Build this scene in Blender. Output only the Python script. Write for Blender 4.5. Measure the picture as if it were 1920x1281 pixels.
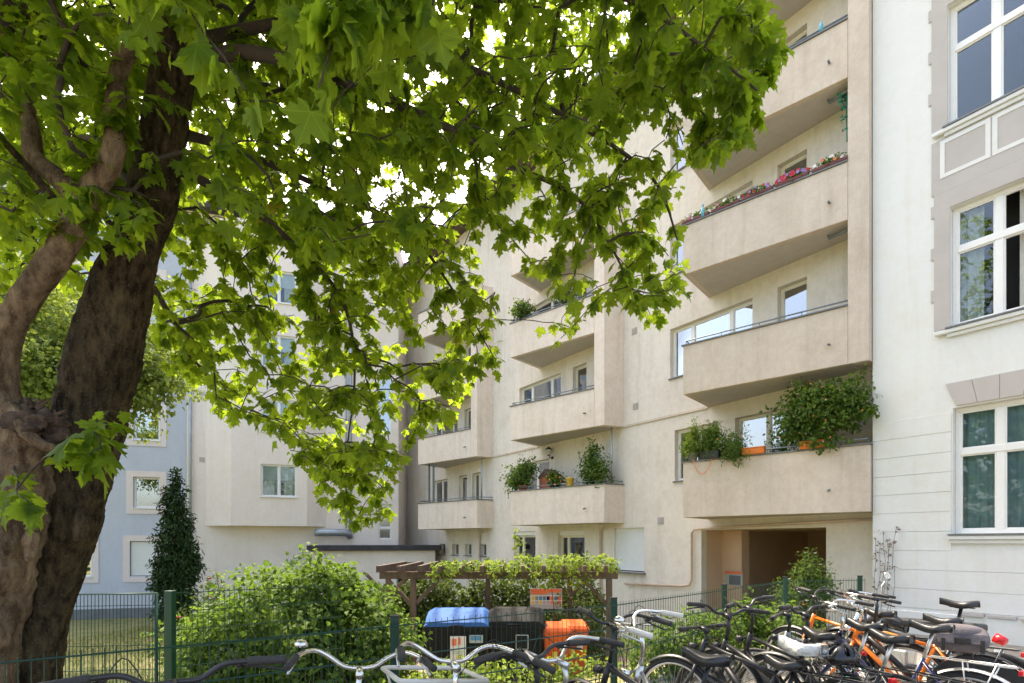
import bpy, math, random
import numpy as np
from mathutils import Vector, Matrix, noise
R = math.radians
for o in list(bpy.data.objects): bpy.data.objects.remove(o)
scn = bpy.context.scene
C = scn.collection
# ---------------------------------------------------------------- camera, sky, sun, exposure
FPX, HZ, EYE = 1010.0, 1018.0, 1.6          # focal length and horizon row on the 1920 px wide photograph
cd = bpy.data.cameras.new('camera'); cam = bpy.data.objects.new('camera', cd); C.objects.link(cam)
cam.location = (0, 0, EYE); cam.rotation_euler = (R(90), 0, 0)
cd.sensor_width = 36; cd.lens = 36 * FPX / 1920; cd.shift_y = (HZ - 640.5) / 1920
cd.clip_start = 0.05; cd.clip_end = 2000
scn.camera = cam
SUN_EL, SUN_DIR = 60.0, Vector((-0.45, 0.89))      # horizontal direction towards the sun
w = bpy.data.worlds.new('World'); scn.world = w; w.use_nodes = True
nt = w.node_tree; bg = nt.nodes['Background']
sky = nt.nodes.new('ShaderNodeTexSky'); sky.sky_type = 'NISHITA'; sky.sun_disc = False
sky.sun_elevation = R(SUN_EL); sky.sun_rotation = math.atan2(SUN_DIR.x, SUN_DIR.y)
sky.air_density = 1.0; sky.dust_density = 5.0; sky.ozone_density = 1.0
nt.links.new(sky.outputs[0], bg.inputs[0]); bg.inputs[1].default_value = 0.15
sd = bpy.data.lights.new('sun', 'SUN'); sun = bpy.data.objects.new('sun', sd); C.objects.link(sun)
sd.energy = 2.0; sd.angle = R(8); sd.color = (1.0, 0.95, 0.87)
ce = math.cos(R(SUN_EL)); to_sun = Vector((SUN_DIR.x * ce, SUN_DIR.y * ce, math.sin(R(SUN_EL))))
sun.rotation_euler = to_sun.to_track_quat('Z', 'Y').to_euler()
vs = scn.view_settings; vs.view_transform = 'Standard'; vs.look = 'None'; vs.gamma = 1.0; vs.use_white_balance = True; vs.white_balance_temperature = 7150; vs.use_curve_mapping = False
vs.exposure = 2.2
scn.render.engine = 'CYCLES'
scn.cycles.max_bounces = 7; scn.cycles.transparent_max_bounces = 12

# ---------------------------------------------------------------- helpers
def P(px, py, Y): return Vector(((px - 960) / FPX * Y, Y, EYE + (HZ - py) / FPX * Y))
def XY(px, Y): return Vector(((px - 960) / FPX * Y, Y, 0))
class MB:
    def __init__(s): s.v = []; s.f = []
    def add(s, vs, fs):
        b = len(s.v); s.v += [tuple(p) for p in vs]; s.f += [tuple(b + i for i in f) for f in fs]; return s
    def box(s, x0, x1, y0, y1, z0, z1, M=None):
        vs = [Vector((x, y, z)) for z in (z0, z1) for y in (y0, y1) for x in (x0, x1)]
        if M is not None: vs = [M @ p for p in vs]
        return s.add(vs, [(0, 2, 3, 1), (4, 5, 7, 6), (0, 1, 5, 4), (2, 6, 7, 3), (0, 4, 6, 2), (1, 3, 7, 5)])
    def prism(s, poly, z0, z1):
        n = len(poly); vs = [(p[0], p[1], z0) for p in poly] + [(p[0], p[1], z1) for p in poly]
        fs = [tuple(range(n))[::-1], tuple(range(n, 2 * n))] + [(i, (i + 1) % n, n + (i + 1) % n, n + i) for i in range(n)]
        return s.add(vs, fs)
    def tube(s, pts, rad, n=8, cap=True, jit=None):
        pts = [Vector(p) for p in pts]; m = len(pts)
        if not hasattr(rad, '__len__'): rad = [rad] * m
        b = len(s.v); t0 = None; u = None
        for i, p in enumerate(pts):
            t = (pts[min(i + 1, m - 1)] - pts[max(i - 1, 0)])
            t = t.normalized() if t.length > 1e-9 else Vector((0, 0, 1))
            if u is None: u = t.orthogonal().normalized()
            u = (u - t * u.dot(t)); u = u.normalized() if u.length > 1e-6 else t.orthogonal().normalized()
            w_ = t.cross(u)
            for k in range(n):
                a = 2 * math.pi * k / n; d = u * math.cos(a) + w_ * math.sin(a)
                r = rad[i]
                if jit: r *= jit(p + d * r)
                s.v.append(tuple(p + d * r))
        for i in range(m - 1):
            for k in range(n):
                a = b + i * n + k; c = b + i * n + (k + 1) % n
                s.f.append((a, c, c + n, a + n))
        if cap:
            s.f.append(tuple(b + k for k in range(n))[::-1]); s.f.append(tuple(b + (m - 1) * n + k for k in range(n)))
        return s
    def lathe(s, prof, n=16, M=None):          # profile of (r, z) round the z axis
        vs = []; fs = []
        for r, z in prof:
            for k in range(n):
                a = 2 * math.pi * k / n; p = Vector((r * math.cos(a), r * math.sin(a), z))
                vs.append(M @ p if M is not None else p)
        for i in range(len(prof) - 1):
            for k in range(n):
                a = i * n + k; c = i * n + (k + 1) % n; fs.append((a, c, c + n, a + n))
        return s.add(vs, fs)
    def torus(s, c, ax, Rr, r, N=40, n=8, a0=0, a1=2 * math.pi, flat=1.0):
        ax = Vector(ax).normalized(); u = Vector((0, 0, 1)); u = (u - ax * u.dot(ax)).normalized(); v = ax.cross(u); c = Vector(c)
        full = abs(a1 - a0 - 2 * math.pi) < 1e-6; m = N if full else N + 1; b = len(s.v)
        for i in range(m):
            a = a0 + (a1 - a0) * i / N; d = u * math.cos(a) + v * math.sin(a)
            for k in range(n):
                q = 2 * math.pi * k / n
                s.v.append(tuple(c + d * (Rr + r * math.cos(q)) + ax * r * flat * math.sin(q)))
        for i in range(N):
            j = (i + 1) % m
            for k in range(n): s.f.append((b + i * n + k, b + j * n + k, b + j * n + (k + 1) % n, b + i * n + (k + 1) % n))
        return s
    def build(s, name, mat=None, parent=None, smooth=False, bevel=0):
        me = bpy.data.meshes.new(name); me.from_pydata(s.v, [], s.f); me.update()
        if mat: me.materials.append(mat)
        if smooth: me.shade_smooth()
        return link(name, me, parent, bevel)
def link(name, me, parent=None, bevel=0):
    o = bpy.data.objects.new(name, me); C.objects.link(o)
    if parent is not None: o.parent = parent
    if bevel:
        m = o.modifiers.new('bevel', 'BEVEL'); m.width = bevel; m.segments = 2; m.limit_method = 'ANGLE'
    return o
def tag(o, label=None, cat=None, group=None, kind=None):
    if label: o['label'] = label
    if cat: o['category'] = cat
    if group: o['group'] = group
    if kind: o['kind'] = kind
    return o
def thing(name, label, cat, loc=(0, 0, 0), rz=0, group=None):
    o = bpy.data.objects.new(name, None); C.objects.link(o); o.empty_display_size = 0.1
    o.location = loc; o.rotation_euler = (0, 0, rz)
    return tag(o, label, cat, group)
# ---------------------------------------------------------------- materials
MATS = {}
def mat(name, col, rough=0.6, metal=0.0, var=0.0, vscale=6.0, bump=0.0, bscale=60.0, spec=0.5, col2=None, dist=0.01, streak=False, grime=1.0):
    if name in MATS: return MATS[name]
    m = bpy.data.materials.new(name); m.use_nodes = True; MATS[name] = m
    n = m.node_tree.nodes; l = m.node_tree.links; b = n['Principled BSDF']
    b.inputs['Base Color'].default_value = (*col, 1); b.inputs['Roughness'].default_value = rough
    b.inputs['Metallic'].default_value = metal; b.inputs['Specular IOR Level'].default_value = spec
    tc = n.new('ShaderNodeTexCoord')
    if var or col2:
        t = n.new('ShaderNodeTexNoise'); t.inputs['Scale'].default_value = vscale; t.inputs['Detail'].default_value = 6; t.inputs['Roughness'].default_value = 0.65
        if streak:
            mp = n.new('ShaderNodeMapping'); mp.inputs['Scale'].default_value = (1, 1, 0.22)
            l.new(tc.outputs['Object'], mp.inputs[0]); l.new(mp.outputs[0], t.inputs['Vector'])
        else: l.new(tc.outputs['Object'], t.inputs['Vector'])
        r = n.new('ShaderNodeValToRGB'); r.color_ramp.elements[0].position = 0.32; r.color_ramp.elements[1].position = 0.68
        c2 = col2 or tuple(min(1, c * (1 + var)) for c in col); c1 = col if col2 else tuple(c * (1 - var) for c in col)
        r.color_ramp.elements[0].color = (*c1, 1); r.color_ramp.elements[1].color = (*c2, 1)
        l.new(t.outputs[0], r.inputs[0]); l.new(r.outputs[0], b.inputs['Base Color'])
        if streak:      # blotchy render: fine mottling, patches and run-off marks on top of the broad tone
            last = r.outputs[0]
            for sc, stz, lo, p0, p1 in ((7.0, 1.0, 1 - .05 * grime, .38, .60), (1.7, .8, 1 - .05 * grime, .36, .52), (4.5, .06, 1 - .09 * grime, .30, .48), (30.0, 1.0, 1 - .045 * grime, .36, .5)):
                mp2 = n.new('ShaderNodeMapping'); mp2.inputs['Scale'].default_value = (1, 1, stz); mp2.inputs['Location'].default_value = (sc, 2 * sc, 0); l.new(tc.outputs['Object'], mp2.inputs[0])
                g = n.new('ShaderNodeTexNoise'); g.inputs['Scale'].default_value = sc; g.inputs['Detail'].default_value = 8; g.inputs['Roughness'].default_value = .7; l.new(mp2.outputs[0], g.inputs['Vector'])
                gr = n.new('ShaderNodeValToRGB'); gr.color_ramp.elements[0].position = p0; gr.color_ramp.elements[1].position = p1; gr.color_ramp.elements[0].color = (lo, lo * .985, lo * .96, 1); gr.color_ramp.elements[1].color = (1, 1, 1, 1); l.new(g.outputs[0], gr.inputs[0])
                mm = n.new('ShaderNodeMixRGB'); mm.blend_type = 'MULTIPLY'; mm.inputs[0].default_value = 1; l.new(last, mm.inputs[1]); l.new(gr.outputs[0], mm.inputs[2]); last = mm.outputs[0]
            l.new(last, b.inputs['Base Color'])
    if bump:
        t2 = n.new('ShaderNodeTexNoise'); t2.inputs['Scale'].default_value = bscale; t2.inputs['Detail'].default_value = 5
        l.new(tc.outputs['Object'], t2.inputs['Vector'])
        bp = n.new('ShaderNodeBump'); bp.inputs['Strength'].default_value = bump; bp.inputs['Distance'].default_value = dist
        l.new(t2.outputs[0], bp.inputs['Height']); l.new(bp.outputs[0], b.inputs['Normal'])
    return m
def leafmat(name, c0, c1, trans=0.45, tcol=(0.30, 0.42, 0.03), rough=0.6, spec=0.16, vein=False):
    m = bpy.data.materials.new(name); m.use_nodes = True; MATS[name] = m
    n = m.node_tree.nodes; l = m.node_tree.links; b = n['Principled BSDF']; out = n['Material Output']
    at = n.new('ShaderNodeAttribute'); at.attribute_name = 'tint'
    r = n.new('ShaderNodeValToRGB'); r.color_ramp.elements[0].color = (*c0, 1); r.color_ramp.elements[1].color = (*c1, 1)
    if vein:
        e_ = r.color_ramp.elements.new(.985); e_.color = (*c1, 1); r.color_ramp.elements[-1].color = (.20, .11, .02, 1)
        r.color_ramp.elements[1].position = .93
    l.new(at.outputs['Fac'], r.inputs[0]); l.new(r.outputs[0], b.inputs['Base Color'])
    b.inputs['Roughness'].default_value = rough; b.inputs['Specular IOR Level'].default_value = spec
    if vein:
        def math_(op, a, c=None):
            q = n.new('ShaderNodeMath'); q.operation = op
            for i, v in enumerate((a, c)):
                if v is None: continue
                if isinstance(v, (int, float)): q.inputs[i].default_value = v
                else: l.new(v, q.inputs[i])
            return q.outputs[0]
        uv = n.new('ShaderNodeAttribute'); uv.attribute_name = 'luv'; sp = n.new('ShaderNodeSeparateXYZ'); l.new(uv.outputs['Vector'], sp.inputs[0])
        ax = math_('ABSOLUTE', sp.outputs[0]); rr = math_('SQRT', math_('ADD', math_('MULTIPLY', ax, ax), math_('MULTIPLY', sp.outputs[1], sp.outputs[1])))
        an = math_('ARCTAN2', ax, sp.outputs[1]); dmin = math_('MINIMUM', math_('MINIMUM', an, math_('ABSOLUTE', math_('SUBTRACT', an, 1.02))), math_('ABSOLUTE', math_('SUBTRACT', an, 1.85)))
        side = math_('MULTIPLY', math_('PINGPONG', math_('ADD', rr, math_('MULTIPLY', dmin, -.35)), .075), 5.0)
        dv_ = math_('MULTIPLY', math_('MINIMUM', math_('MULTIPLY', dmin, rr), math_('ADD', side, .012)), 40.0)
        cl = n.new('ShaderNodeClamp'); l.new(dv_, cl.inputs[0]); rv = n.new('ShaderNodeMixRGB'); l.new(cl.outputs[0], rv.inputs[0]); rv.inputs[1].default_value = (*[min(1, x * 1.75) for x in c1], 1); l.new(r.outputs[0], rv.inputs[2]); r = rv
        l.new(r.outputs[0], b.inputs['Base Color'])
        bp = n.new('ShaderNodeBump'); bp.inputs['Strength'].default_value = .35; bp.inputs['Distance'].default_value = .004; l.new(cl.outputs[0], bp.inputs['Height']); l.new(bp.outputs[0], b.inputs['Normal'])
    tr = n.new('ShaderNodeBsdfTranslucent'); mx = n.new('ShaderNodeMixRGB'); mx.inputs[0].default_value = 0.7
    mx.inputs[2].default_value = (*tcol, 1); l.new(r.outputs[0], mx.inputs[1]); l.new(mx.outputs[0], tr.inputs[0])
    ms = n.new('ShaderNodeMixShader'); ms.inputs[0].default_value = trans
    l.new(b.outputs[0], ms.inputs[1]); l.new(tr.outputs[0], ms.inputs[2]); l.new(ms.outputs[0], out.inputs[0])
    return m
def glassmat(name, tint=(0.9, 0.95, 0.95), base=0.18, gain=1.4):
    m = bpy.data.materials.new(name); m.use_nodes = True; MATS[name] = m
    n = m.node_tree.nodes; l = m.node_tree.links; out = n['Material Output']; n.remove(n['Principled BSDF'])
    gl = n.new('ShaderNodeBsdfGlossy'); gl.inputs['Roughness'].default_value = 0.01; gl.inputs['Color'].default_value = (0.82, 0.84, 0.87, 1)
    tp = n.new('ShaderNodeBsdfTransparent'); tp.inputs['Color'].default_value = (*tint, 1)
    lw = n.new('ShaderNodeFresnel'); lw.inputs['IOR'].default_value = 1.5
    ma = n.new('ShaderNodeMath'); ma.operation = 'MULTIPLY_ADD'; ma.inputs[1].default_value = gain; ma.inputs[2].default_value = base; ma.use_clamp = True
    l.new(lw.outputs[0], ma.inputs[0])
    tc = n.new('ShaderNodeTexCoord'); nz = n.new('ShaderNodeTexNoise'); nz.inputs['Scale'].default_value = 1.2
    l.new(tc.outputs['Object'], nz.inputs['Vector'])
    bp = n.new('ShaderNodeBump'); bp.inputs['Strength'].default_value = 0.06; bp.inputs['Distance'].default_value = 0.05
    l.new(nz.outputs[0], bp.inputs['Height']); l.new(bp.outputs[0], gl.inputs['Normal'])
    ms = n.new('ShaderNodeMixShader'); l.new(ma.outputs[0], ms.inputs[0]); l.new(tp.outputs[0], ms.inputs[1]); l.new(gl.outputs[0], ms.inputs[2])
    l.new(ms.outputs[0], out.inputs[0]); return m
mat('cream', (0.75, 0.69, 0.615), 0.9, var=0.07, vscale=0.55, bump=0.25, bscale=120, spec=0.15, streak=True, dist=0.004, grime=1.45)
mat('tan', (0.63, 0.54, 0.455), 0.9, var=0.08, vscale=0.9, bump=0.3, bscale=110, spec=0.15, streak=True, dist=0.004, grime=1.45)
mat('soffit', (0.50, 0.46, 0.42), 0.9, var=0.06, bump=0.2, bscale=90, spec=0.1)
mat('rosy', (0.78, 0.675, 0.59), 0.9, var=0.05, vscale=0.5, bump=0.2, bscale=110, spec=0.15, streak=True, dist=0.004, grime=1.45)
mat('passage', (0.66, 0.47, 0.33), 0.85, var=0.06, vscale=1.5, bump=0.2, bscale=90, spec=0.2)
mat('palewall', (0.82, 0.735, 0.67), 0.9, var=0.05, vscale=0.5, bump=0.2, bscale=110, spec=0.15, streak=True, dist=0.004, grime=0.6)
mat('whitewall', (0.70, 0.71, 0.69), 0.9, var=0.035, vscale=0.6, bump=0.2, bscale=120, spec=0.15, streak=True, dist=0.003, grime=0.45)
mat('greytrim', (0.46, 0.425, 0.395), 0.85, var=0.05, vscale=2, bump=0.2, bscale=100, spec=0.2)
mat('blue', (0.50, 0.54, 0.62), 0.9, var=0.05, vscale=0.5, bump=0.2, bscale=110, spec=0.15, streak=True, dist=0.004, grime=0.6)
mat('surround', (0.70, 0.62, 0.585), 0.9, var=0.03, bump=0.15, spec=0.15)
mat('plinth', (0.16, 0.165, 0.18), 0.9, var=0.15, vscale=2, bump=0.3)
mat('wframe', (0.78, 0.77, 0.74), 0.4, var=0.03, vscale=3)
mat('creamframe', (0.72, 0.68, 0.56), 0.45, var=0.04, vscale=3)
mat('zinc', (0.16, 0.165, 0.17), 0.45, 0.3, var=0.2, vscale=5)
mat('steelgrey', (0.22, 0.25, 0.26), 0.45, 0.4, var=0.15, vscale=6)
mat('pipe_grey', (0.36, 0.40, 0.43), 0.4, 0.5, var=0.12, vscale=4)
mat('unlit_room', (0.035, 0.032, 0.03), 0.9)  # near-black colour stands in for the shade inside unlit rooms
mat('curtain_teal', (0.28, 0.40, 0.45), 0.9, var=0.2, vscale=7)
mat('curtain_pale', (0.55, 0.54, 0.48), 0.9, var=0.12, vscale=5)
mat('curtain_red', (0.24, 0.03, 0.04), 0.85, var=0.2, vscale=6)
mat('blind', (0.70, 0.71, 0.69), 0.6, var=0.03)
mat('roof', (0.10, 0.07, 0.055), 0.85, var=0.3, vscale=3, bump=0.3, bscale=30)
mat('bitumen', (0.05, 0.045, 0.05), 0.85, var=0.3, vscale=4, bump=0.4)
def barkmat(name, dark, light, lichen, fs=26):
    m = bpy.data.materials.new(name); m.use_nodes = True; MATS[name] = m; n = m.node_tree.nodes; l = m.node_tree.links; b = n['Principled BSDF']
    b.inputs['Roughness'].default_value = .95; b.inputs['Specular IOR Level'].default_value = .12; tc = n.new('ShaderNodeTexCoord')
    def nz(sc, st=(1, 1, 1), det=8, ro=.65):
        mp = n.new('ShaderNodeMapping'); mp.inputs['Scale'].default_value = st; l.new(tc.outputs['Object'], mp.inputs[0])
        t = n.new('ShaderNodeTexNoise'); t.inputs['Scale'].default_value = sc; t.inputs['Detail'].default_value = det; t.inputs['Roughness'].default_value = ro; l.new(mp.outputs[0], t.inputs['Vector']); return t.outputs[0]
    def ramp(x, p0, p1, a, c):
        r = n.new('ShaderNodeValToRGB'); r.color_ramp.elements[0].position = p0; r.color_ramp.elements[1].position = p1; r.color_ramp.elements[0].color = (*a, 1); r.color_ramp.elements[1].color = (*c, 1); l.new(x, r.inputs[0]); return r.outputs[0]
    fur = nz(fs, (1, 1, .35)); big = nz(3.5); spk = nz(70)
    c0 = ramp(fur, .36, .62, dark, light); mx = n.new('ShaderNodeMixRGB'); mx.blend_type = 'MULTIPLY'; mx.inputs[0].default_value = 1; l.new(c0, mx.inputs[1]); l.new(ramp(big, .35, .65, (.55, .52, .5), (1.15, 1.1, 1.0)), mx.inputs[2])
    m2 = n.new('ShaderNodeMixRGB'); l.new(ramp(spk, .58, .68, (0, 0, 0), (.6, .6, .6)), m2.inputs[0]); l.new(mx.outputs[0], m2.inputs[1]); m2.inputs[2].default_value = (*lichen, 1); l.new(m2.outputs[0], b.inputs['Base Color'])
    ad = n.new('ShaderNodeMath'); ad.operation = 'ADD'; l.new(fur, ad.inputs[0]); l.new(spk, ad.inputs[1])
    bp = n.new('ShaderNodeBump'); bp.inputs['Strength'].default_value = 1; bp.inputs['Distance'].default_value = .035; l.new(ad.outputs[0], bp.inputs['Height']); l.new(bp.outputs[0], b.inputs['Normal']); return m
barkmat('bark', (0.026, 0.019, 0.012), (0.14, 0.105, 0.062), (0.21, 0.195, 0.125)); barkmat('bark_lit', (0.12, 0.078, 0.05), (0.38, 0.28, 0.19), (0.42, 0.35, 0.26), 18)  # second, paler copy: the light on the left stem put into its colour
mat('deadwood', (0.02, 0.013, 0.010), 0.95, col2=(0.11, 0.066, 0.042), vscale=16, bump=0.9, bscale=30, dist=0.03)
mat('drystalk', (0.16, 0.11, 0.085), 0.9, col2=(0.32, 0.25, 0.2), vscale=14)
mat('twig', (0.055, 0.04, 0.03), 0.9, var=0.3, vscale=8)
mat('greenmetal', (0.006, 0.045, 0.028), 0.4, 0.1, var=0.12, vscale=8)
mat('wood', (0.06, 0.038, 0.027), 0.85, col2=(0.15, 0.10, 0.075), vscale=7, bump=0.4, bscale=40, streak=True)
mat('grassbase', (0.10, 0.13, 0.03), 0.95, col2=(0.26, 0.22, 0.09), vscale=2.2, bump=0.8, bscale=40, dist=0.03)
mat('soil', (0.06, 0.045, 0.032), 0.95, col2=(0.13, 0.10, 0.07), vscale=5, bump=0.8, bscale=30, dist=0.03)
mat('asphalt', (0.16, 0.145, 0.125), 0.9, col2=(0.27, 0.245, 0.21), vscale=7, bump=0.6, bscale=150, dist=0.006)
mat('paver', (0.36, 0.25, 0.21), 0.9, var=0.15, vscale=6, bump=0.4, bscale=60)
mat('black', (0.018, 0.018, 0.019), 0.38, var=0.2, vscale=12)
mat('blackgloss', (0.014, 0.014, 0.016), 0.18)
mat('rubber', (0.024, 0.023, 0.022), 0.75, var=0.25, vscale=15)
mat('grip', (0.03, 0.028, 0.027), 0.7, bump=0.4, bscale=200)
mat('chrome', (0.72, 0.70, 0.67), 0.22, 1.0, var=0.06, vscale=20)
mat('alu', (0.62, 0.61, 0.59), 0.35, 0.9, var=0.08, vscale=20)
mat('creampaint', (0.62, 0.59, 0.53), 0.32, var=0.05, vscale=10)
mat('mint', (0.42, 0.60, 0.58), 0.3, var=0.04, vscale=10)
mat('orange', (0.80, 0.19, 0.015), 0.3, var=0.05, vscale=10)
mat('navy', (0.02, 0.022, 0.085), 0.3, var=0.1, vscale=10)
mat('bluepaint', (0.05, 0.20, 0.36), 0.3, var=0.1, vscale=10)
mat('leather', (0.36, 0.115, 0.065), 0.5, var=0.18, vscale=14, bump=0.3, bscale=150)
mat('saddle', (0.022, 0.022, 0.023), 0.33, bump=0.15, bscale=200)
mat('plasticbag', (0.62, 0.62, 0.60), 0.35, var=0.05, bump=1.0, bscale=22, dist=0.03)
mat('bagcloth', (0.115, 0.10, 0.11), 0.85, var=0.15, vscale=8, bump=0.5, bscale=14, dist=0.02)
mat('redlens', (0.65, 0.015, 0.02), 0.2)
mat('orangelens', (0.8, 0.16, 0.02), 0.2)
mat('mirror', (0.8, 0.82, 0.84), 0.03, 1.0)
mat('binblack', (0.014, 0.0145, 0.015), 0.75, spec=0.25, var=0.2, vscale=8, bump=0.1)
mat('binblue', (0.035, 0.12, 0.36), 0.7, spec=0.25, var=0.1, vscale=6)
mat('binorange', (0.80, 0.125, 0.02), 0.45, var=0.1, vscale=6)
mat('paperwhite', (0.72, 0.71, 0.68), 0.6)
mat('printorange', (0.80, 0.20, 0.08), 0.6)
mat('printblue', (0.08, 0.25, 0.42), 0.6)
mat('printyellow', (0.75, 0.52, 0.10), 0.6)
mat('printgreen', (0.20, 0.33, 0.24), 0.6)
mat('printgrey', (0.42, 0.46, 0.44), 0.6)
mat('terracotta', (0.40, 0.13, 0.07), 0.8, var=0.1)
mat('planterorange', (0.72, 0.20, 0.03), 0.5)
mat('planterred', (0.13, 0.03, 0.025), 0.6)
mat('planterdark', (0.03, 0.03, 0.033), 0.6)
mat('beigepipe', (0.55, 0.42, 0.32), 0.6, var=0.06, vscale=6)
mat('cord', (0.80, 0.26, 0.06), 0.5)
mat('petal_red', (0.62, 0.02, 0.06), 0.6); mat('petal_pink', (0.72, 0.25, 0.38), 0.6); mat('petal_violet', (0.36, 0.24, 0.55), 0.6)
mat('petal_white', (0.75, 0.72, 0.68), 0.6); mat('petal_orange', (0.78, 0.22, 0.06), 0.6)
mat('lampmetal', (0.03, 0.03, 0.03), 0.4, 0.4); mat('lampglass', (0.55, 0.56, 0.52), 0.15)
mat('greencloth', (0.02, 0.22, 0.14), 0.8, var=0.2)
mat('bottle', (0.12, 0.42, 0.55), 0.15)
leafmat('maple_leaf', (0.045, 0.105, 0.014), (0.10, 0.165, 0.020), 0.62, (0.45, 0.60, 0.03), 0.5, 0.22, True)
leafmat('far_leaf', (0.10, 0.16, 0.035), (0.17, 0.23, 0.05), 0.45, (0.38, 0.46, 0.07))
leafmat('shrub_leaf', (0.045, 0.095, 0.018), (0.115, 0.18, 0.028), 0.38, (0.21, 0.34, 0.04))
leafmat('vine_leaf', (0.075, 0.14, 0.02), (0.18, 0.245, 0.035), 0.4, (0.32, 0.42, 0.05))
leafmat('ivy_leaf', (0.035, 0.065, 0.014), (0.085, 0.12, 0.022), 0.25, (0.18, 0.24, 0.03))
leafmat('pot_leaf', (0.045, 0.10, 0.02), (0.13, 0.19, 0.04), 0.35, (0.22, 0.32, 0.04))
leafmat('conifer_leaf', (0.018, 0.045, 0.016), (0.045, 0.085, 0.026), 0.15, (0.08, 0.14, 0.03))
leafmat('grass_leaf', (0.10, 0.16, 0.025), (0.30, 0.28, 0.08), 0.3, (0.25, 0.28, 0.06))
glassmat('glass', base=0.03, gain=0.9); glassmat('glass_mirror', base=0.30); glassmat('glass_dark', (0.6, 0.65, 0.65), 0.3)
M_ = MATS
# ---------------------------------------------------------------- leaf masses
def frames(dirs, ups):
    y = dirs / np.linalg.norm(dirs, axis=1, keepdims=True)
    z = ups - y * (ups * y).sum(1, keepdims=True); z /= np.linalg.norm(z, axis=1, keepdims=True) + 1e-9
    x = np.cross(y, z); return np.stack([x, y, z], axis=2)
def leaf_data(name, bases, pos, rot, scl, tint, var=None):
    """one mesh of many leaves; bases = list of (verts, tris)"""
    V = []; F = []; T = []; U = []; off = 0
    n = len(pos); var = np.zeros(n, int) if var is None else var
    for bi, (bv, bf) in enumerate(bases):
        idx = np.nonzero(var == bi)[0]
        if not len(idx): continue
        k = len(bv)
        v = np.einsum('nij,kj->nki', rot[idx], bv) * scl[idx][:, None, None] + pos[idx][:, None, :]
        f = bf[None] + (np.arange(len(idx)) * k)[:, None, None] + off
        V.append(v.reshape(-1, 3)); F.append(f.reshape(-1, 3)); T.append(np.repeat(tint[idx], k)); U.append(np.tile(bv, (len(idx), 1))); off += len(idx) * k
    V = np.concatenate(V); F = np.concatenate(F); T = np.concatenate(T)
    me = bpy.data.meshes.new(name)
    me.vertices.add(len(V)); me.vertices.foreach_set('co', V.astype(np.float32).ravel())
    me.loops.add(F.size); me.loops.foreach_set('vertex_index', F.astype(np.int32).ravel())
    me.polygons.add(len(F)); me.polygons.foreach_set('loop_start', np.arange(0, F.size, 3, dtype=np.int32))
    me.polygons.foreach_set('loop_total', np.full(len(F), 3, dtype=np.int32))
    a = me.attributes.new('tint', 'FLOAT', 'POINT'); a.data.foreach_set('value', T.astype(np.float32))
    if len(bases[0][0]) > 12: u_ = me.attributes.new('luv', 'FLOAT_VECTOR', 'POINT'); u_.data.foreach_set('vector', np.concatenate(U).astype(np.float32).ravel())
    me.update(calc_edges=True); me.validate(); me.shade_smooth()
    return me
def oval_leaf(wd=0.42, fold=0.14, droop=0.2):
    v = np.array([(0, 0, 0), (wd * .8, .3, fold), (wd * .75, .62, fold * .7), (0, 1, -droop), (-wd * .75, .62, fold * .7), (-wd * .8, .3, fold), (0, .5, -.02)], float)
    f = np.array([(0, 1, 6), (1, 2, 6), (2, 3, 6), (3, 4, 6), (4, 5, 6), (5, 0, 6)]); return v, f
OVAL = oval_leaf(); SLIM = oval_leaf(0.2, 0.05, 0.3)
def maple_leaf(fold, droop, wob, seed):
    rg = random.Random(seed)
    half = [(.05, -.06), (.20, -.17), (.40, -.11), (.35, .04), (.57, .08), (.56, .22), (.72, .42), (.48, .42), (.42, .55), (.21, .47), (.20, .62), (.29, .73), (.13, .79)]
    ol = [(0, 0)] + half + [(0, 1.04)] + [(-x, y) for x, y in half[::-1]]
    ol = [(x + rg.uniform(-1, 1) * .025, y + rg.uniform(-1, 1) * .025) for x, y in ol]
    def z(x, y): return fold * abs(x) - droop * (y * y * .6 + x * x * .8) + wob * math.sin(5 * x + 3 * y + seed)
    v = [(0, .22, z(0, .22))] + [(x, y, z(x, y)) for x, y in ol]
    n = len(ol); f = [(0, 1 + i, 1 + (i + 1) % n) for i in range(n)]
    b = len(v); v += [(-.012, 0, 0), (.012, 0, 0), (.012, -.3, .04), (-.012, -.3, .04), (.012, -.6, .16), (-.012, -.6, .16)]
    f += [(b, b + 1, b + 2), (b, b + 2, b + 3), (b + 3, b + 2, b + 4), (b + 3, b + 4, b + 5)]
    return np.array(v, float), np.array(f)
rng = np.random.default_rng(7); rnd = random.Random(11)
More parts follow.
